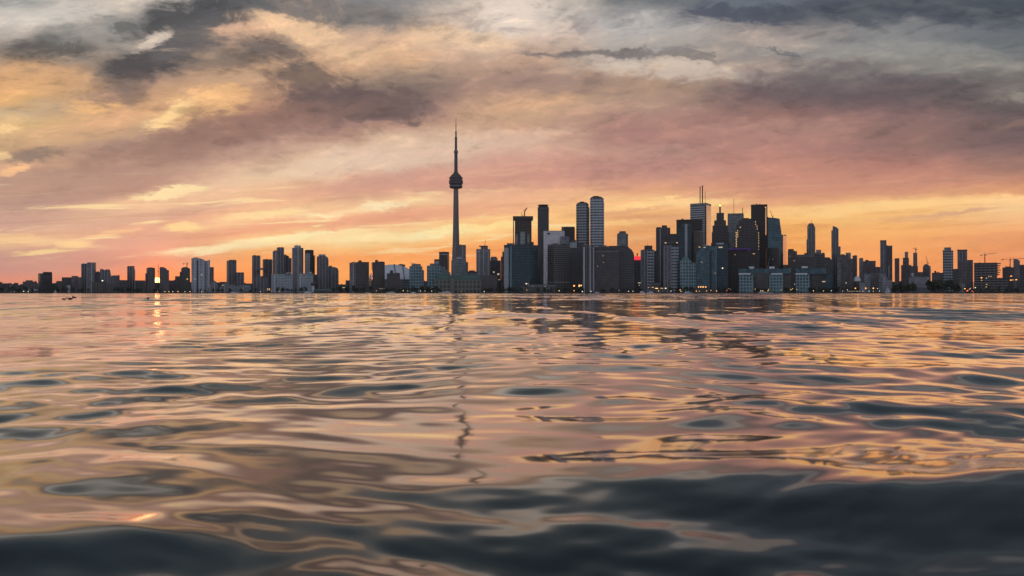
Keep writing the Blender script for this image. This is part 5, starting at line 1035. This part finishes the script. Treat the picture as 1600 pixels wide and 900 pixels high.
def sailboat(px, D, H_, label, rz=0, sails=True):
    r = boat_root('sailboat', px, D, label, 'sailboat', rz)
    L_ = H_ * .68
    part('hull', lambda b: hull(b, L_, L_ * .28, L_ * .10), P['hull'], r)
    part('mast', lambda b: add_lathe(b, .05 * L_, 0, [(.09, .3), (.06, H_)], 6), P['steel'], r)
    part('boom', lambda b: add_bar(b, (.05 * L_, 0, H_ * .15), (-.46 * L_, .1, H_ * .14), .12), P['steel'], r)
    part('cabin', lambda b: add_box(b, -.2 * L_, .15 * L_, -L_ * .08, L_ * .08, L_ * .09, L_ * .16), P['whitep'], r)
    def tri(b, pts, bulge):
        a, c, d = [Vector(p) for p in pts]; n = 6; rows = []
        for i in range(n + 1):
            t = i / n; row = []
            for j in range(5):
                u = j / 4; p = a.lerp(c, t).lerp(d.lerp(c, t), u); p.y += bulge * math.sin(math.pi * u) * (1 - t) * math.sin(math.pi * min(1, t + .3)); row.append(b.verts.new(p))
            rows.append(row)
        for q, w_ in zip(rows, rows[1:]):
            for j in range(4):
                try: b.faces.new((q[j], q[j + 1], w_[j + 1], w_[j]))
                except ValueError: pass
        bmesh.ops.solidify(b, geom=b.faces[:], thickness=.03)
    if sails:
        part('mainsail', lambda b: tri(b, [(.03 * L_, 0, H_ * .17), (.04 * L_, 0, H_ * .97), (-.44 * L_, .1, H_ * .16)], .35), P['sail'], r)
        part('jib', lambda b: tri(b, [(.49 * L_, 0, H_ * .09), (.07 * L_, 0, H_ * .84), (.10 * L_, .2, H_ * .13)], .3), P['sail'], r)
sailboat(86.4, 2040, 10.2, 'small white sailboat under sail before the western low blocks', 0.5)
sailboat(1387, 2030, 17.6, 'larger white sailboat under sail before the pale silo house', 2.7)
def motorboat(px, D, L_, H_, label, rz=0, name='motor_yacht'):
    r = boat_root(name, px, D, label, 'boat', rz)
    part('hull', lambda b: hull(b, L_, L_ * .26, H_ * .42), P['hull'], r)
    part('cabin', lambda b: add_prism(b, [(-.36 * L_, -.09 * L_), (.16 * L_, -.09 * L_), (.24 * L_, 0), (.16 * L_, .09 * L_), (-.36 * L_, .09 * L_)], H_ * .42, H_ * .8, [(-.34 * L_, -.08 * L_), (.08 * L_, -.08 * L_), (.14 * L_, 0), (.08 * L_, .08 * L_), (-.34 * L_, .08 * L_)]), P['whitep'], r)
    part('window_strip', lambda b: add_box(b, -.32 * L_, .12 * L_, -.0905 * L_ - .03, .0905 * L_ + .03, H_ * .54, H_ * .68), P['glassd'], r)
    part('flybridge', lambda b: add_box(b, -.25 * L_, .0, -.06 * L_, .06 * L_, H_ * .8, H_ * .95), P['pale'], r)
    part('mast', lambda b: add_bar(b, (-.1 * L_, 0, H_ * .9), (-.14 * L_, 0, H_ * 1.3), .12), P['steel'], r)
motorboat(366, 2068, 20, 4.0, 'low white motor boat moored before the long pale quay building', 0.1)
motorboat(481, 2066, 19, 6.0, 'white pointed motor yacht moored left of the green-roofed harbour building', 0.2)
motorboat(611, 2068, 21, 4.6, 'grey-white boat moored under the brown slab before the dome', 3.1)
motorboat(646, 2069, 11, 4.4, 'small white boat moored under the swooping-roof condo', 0.3)
motorboat(695.6, 2066, 33, 5.6, 'long white ferry moored before the stone terminal warehouse', 3.2, 'ferry')
motorboat(933, 2068, 12, 4.2, 'white cabin boat moored before the brown waterfront hotel', 0.1)
motorboat(1004, 2066, 15, 6.4, 'white yacht moored below the red sign gap', 0.4)
motorboat(1016, 2067, 17, 5.8, 'white yacht moored before the lit quay pavilion', 2.9)
motorboat(1075, 2067, 22, 4.4, 'long grey-white boat moored below the pyramid-capped teal condo', 0.1)
motorboat(1195, 1990, 36, 4.2, 'grey motor yacht crossing before the bridge-shaped teal apartments', 0.0)
sailboat(573.4, 2070, 18, 'moored sailboat with bare mast below the brown striped slab', 0.2, False)
sailboat(577.4, 2072, 15, 'second moored sailboat with shorter bare mast below the striped slab', 2.9, False)

# ------------------------------------------------------------------ birds
def skinned(name, verts, edges, radii, mat, sub=1):
    me = bpy.data.meshes.new(name); me.from_pydata(verts, edges, []); o = link(bpy.data.objects.new(name, me))
    md = o.modifiers.new('skin', 'SKIN'); me.skin_vertices  # layer made by the modifier
    if not me.skin_vertices: me.attributes
    for v, r in zip(me.skin_vertices[0].data, radii): v.radius = r if isinstance(r, tuple) else (r, r)
    me.skin_vertices[0].data[1].use_root = True
    o.modifiers.new('sub', 'SUBSURF').levels = sub; o.modifiers['sub'].render_levels = sub
    me.materials.append(mat); return o
def duck(px, py, rz, label, sc_=1.0):
    d = CAM_H * F / (py - HORIZON)
    V = [(-.24, 0, .10), (-.10, 0, .06), (.08, 0, .06), (.17, 0, .12), (.20, 0, .22), (.25, 0, .25), (.32, 0, .235)]
    E = [(i, i + 1) for i in range(6)]
    o = skinned('duck', V, E, [(.02, .02), (.10, .08), (.10, .08), (.05, .05), (.035, .035), (.04, .04), (.012, .008)], P['bird'], 2)
    o.location = (wx(px, d), d, 0.0); o.rotation_euler.z = rz; o.scale = (sc_,) * 3
    tag(o, label, 'duck')
duck(110, 468, .1, 'dark duck swimming alone nearest the camera off the western shore', .85)
duck(116.4, 466, 2.9, 'dark duck swimming just beyond the nearest duck', .85)
duck(100.4, 468.4, .4, 'smaller dark duck trailing left of the swimming pair', .7)
duck(231.4, 467.4, 1.6, 'lone small dark duck on the water below the sun', .7)
def flying(px, py, D, span, label, rz):
    s = span
    V = [(-.5 * s, .03 * s, .06 * s), (-.25 * s, 0, .10 * s), (0, 0, 0), (.25 * s, 0, .10 * s), (.5 * s, .03 * s, .05 * s), (0, -.16 * s, 0), (0, -.24 * s, .0), (0, .2 * s, 0)]
    E = [(2, 1), (1, 0), (2, 3), (3, 4), (2, 5), (5, 6), (2, 7)]
    o = skinned('bird', V, E, [(.008 * s, .02 * s), (.018 * s, .05 * s), (.06 * s, .06 * s), (.018 * s, .05 * s), (.008 * s, .02 * s), (.045 * s, .045 * s), (.01 * s, .01 * s), (.025 * s, .03 * s)], P['bird'], 1)
    o.location = (wx(px, D), D, wz(py, D)); o.rotation_euler.z = rz; tag(o, label, 'bird')
flying(1429.4, 242.4, 320, 1.2, 'tiny dark bird flying high in the mauve sky over the eastern towers', .4)
flying(610.6, 351.6, 420, .9, 'tiny dark bird flying against gold clouds left of the needle tower', .8)
# ------------------------------------------------------------------ evening haze over the lake
def build_haze():
    bm = bmesh.new(); add_box(bm, -7600, 7600, -400, 11500, -4.2, 640)
    m = bpy.data.materials.new('evening_haze'); m.use_nodes = True
    nt = m.node_tree; nt.nodes.clear()
    v = nt.nodes.new('ShaderNodeVolumePrincipled'); v.inputs['Color'].default_value = (.93, .90, .88, 1)
    v.inputs['Density'].default_value = 1.6e-5; v.inputs['Anisotropy'].default_value = 0.35
    o = nt.nodes.new('ShaderNodeOutputMaterial'); nt.links.new(v.outputs[0], o.inputs['Volume'])
    h = mesh_obj('haze', bm, m); tag(h, kind='stuff')
build_haze()
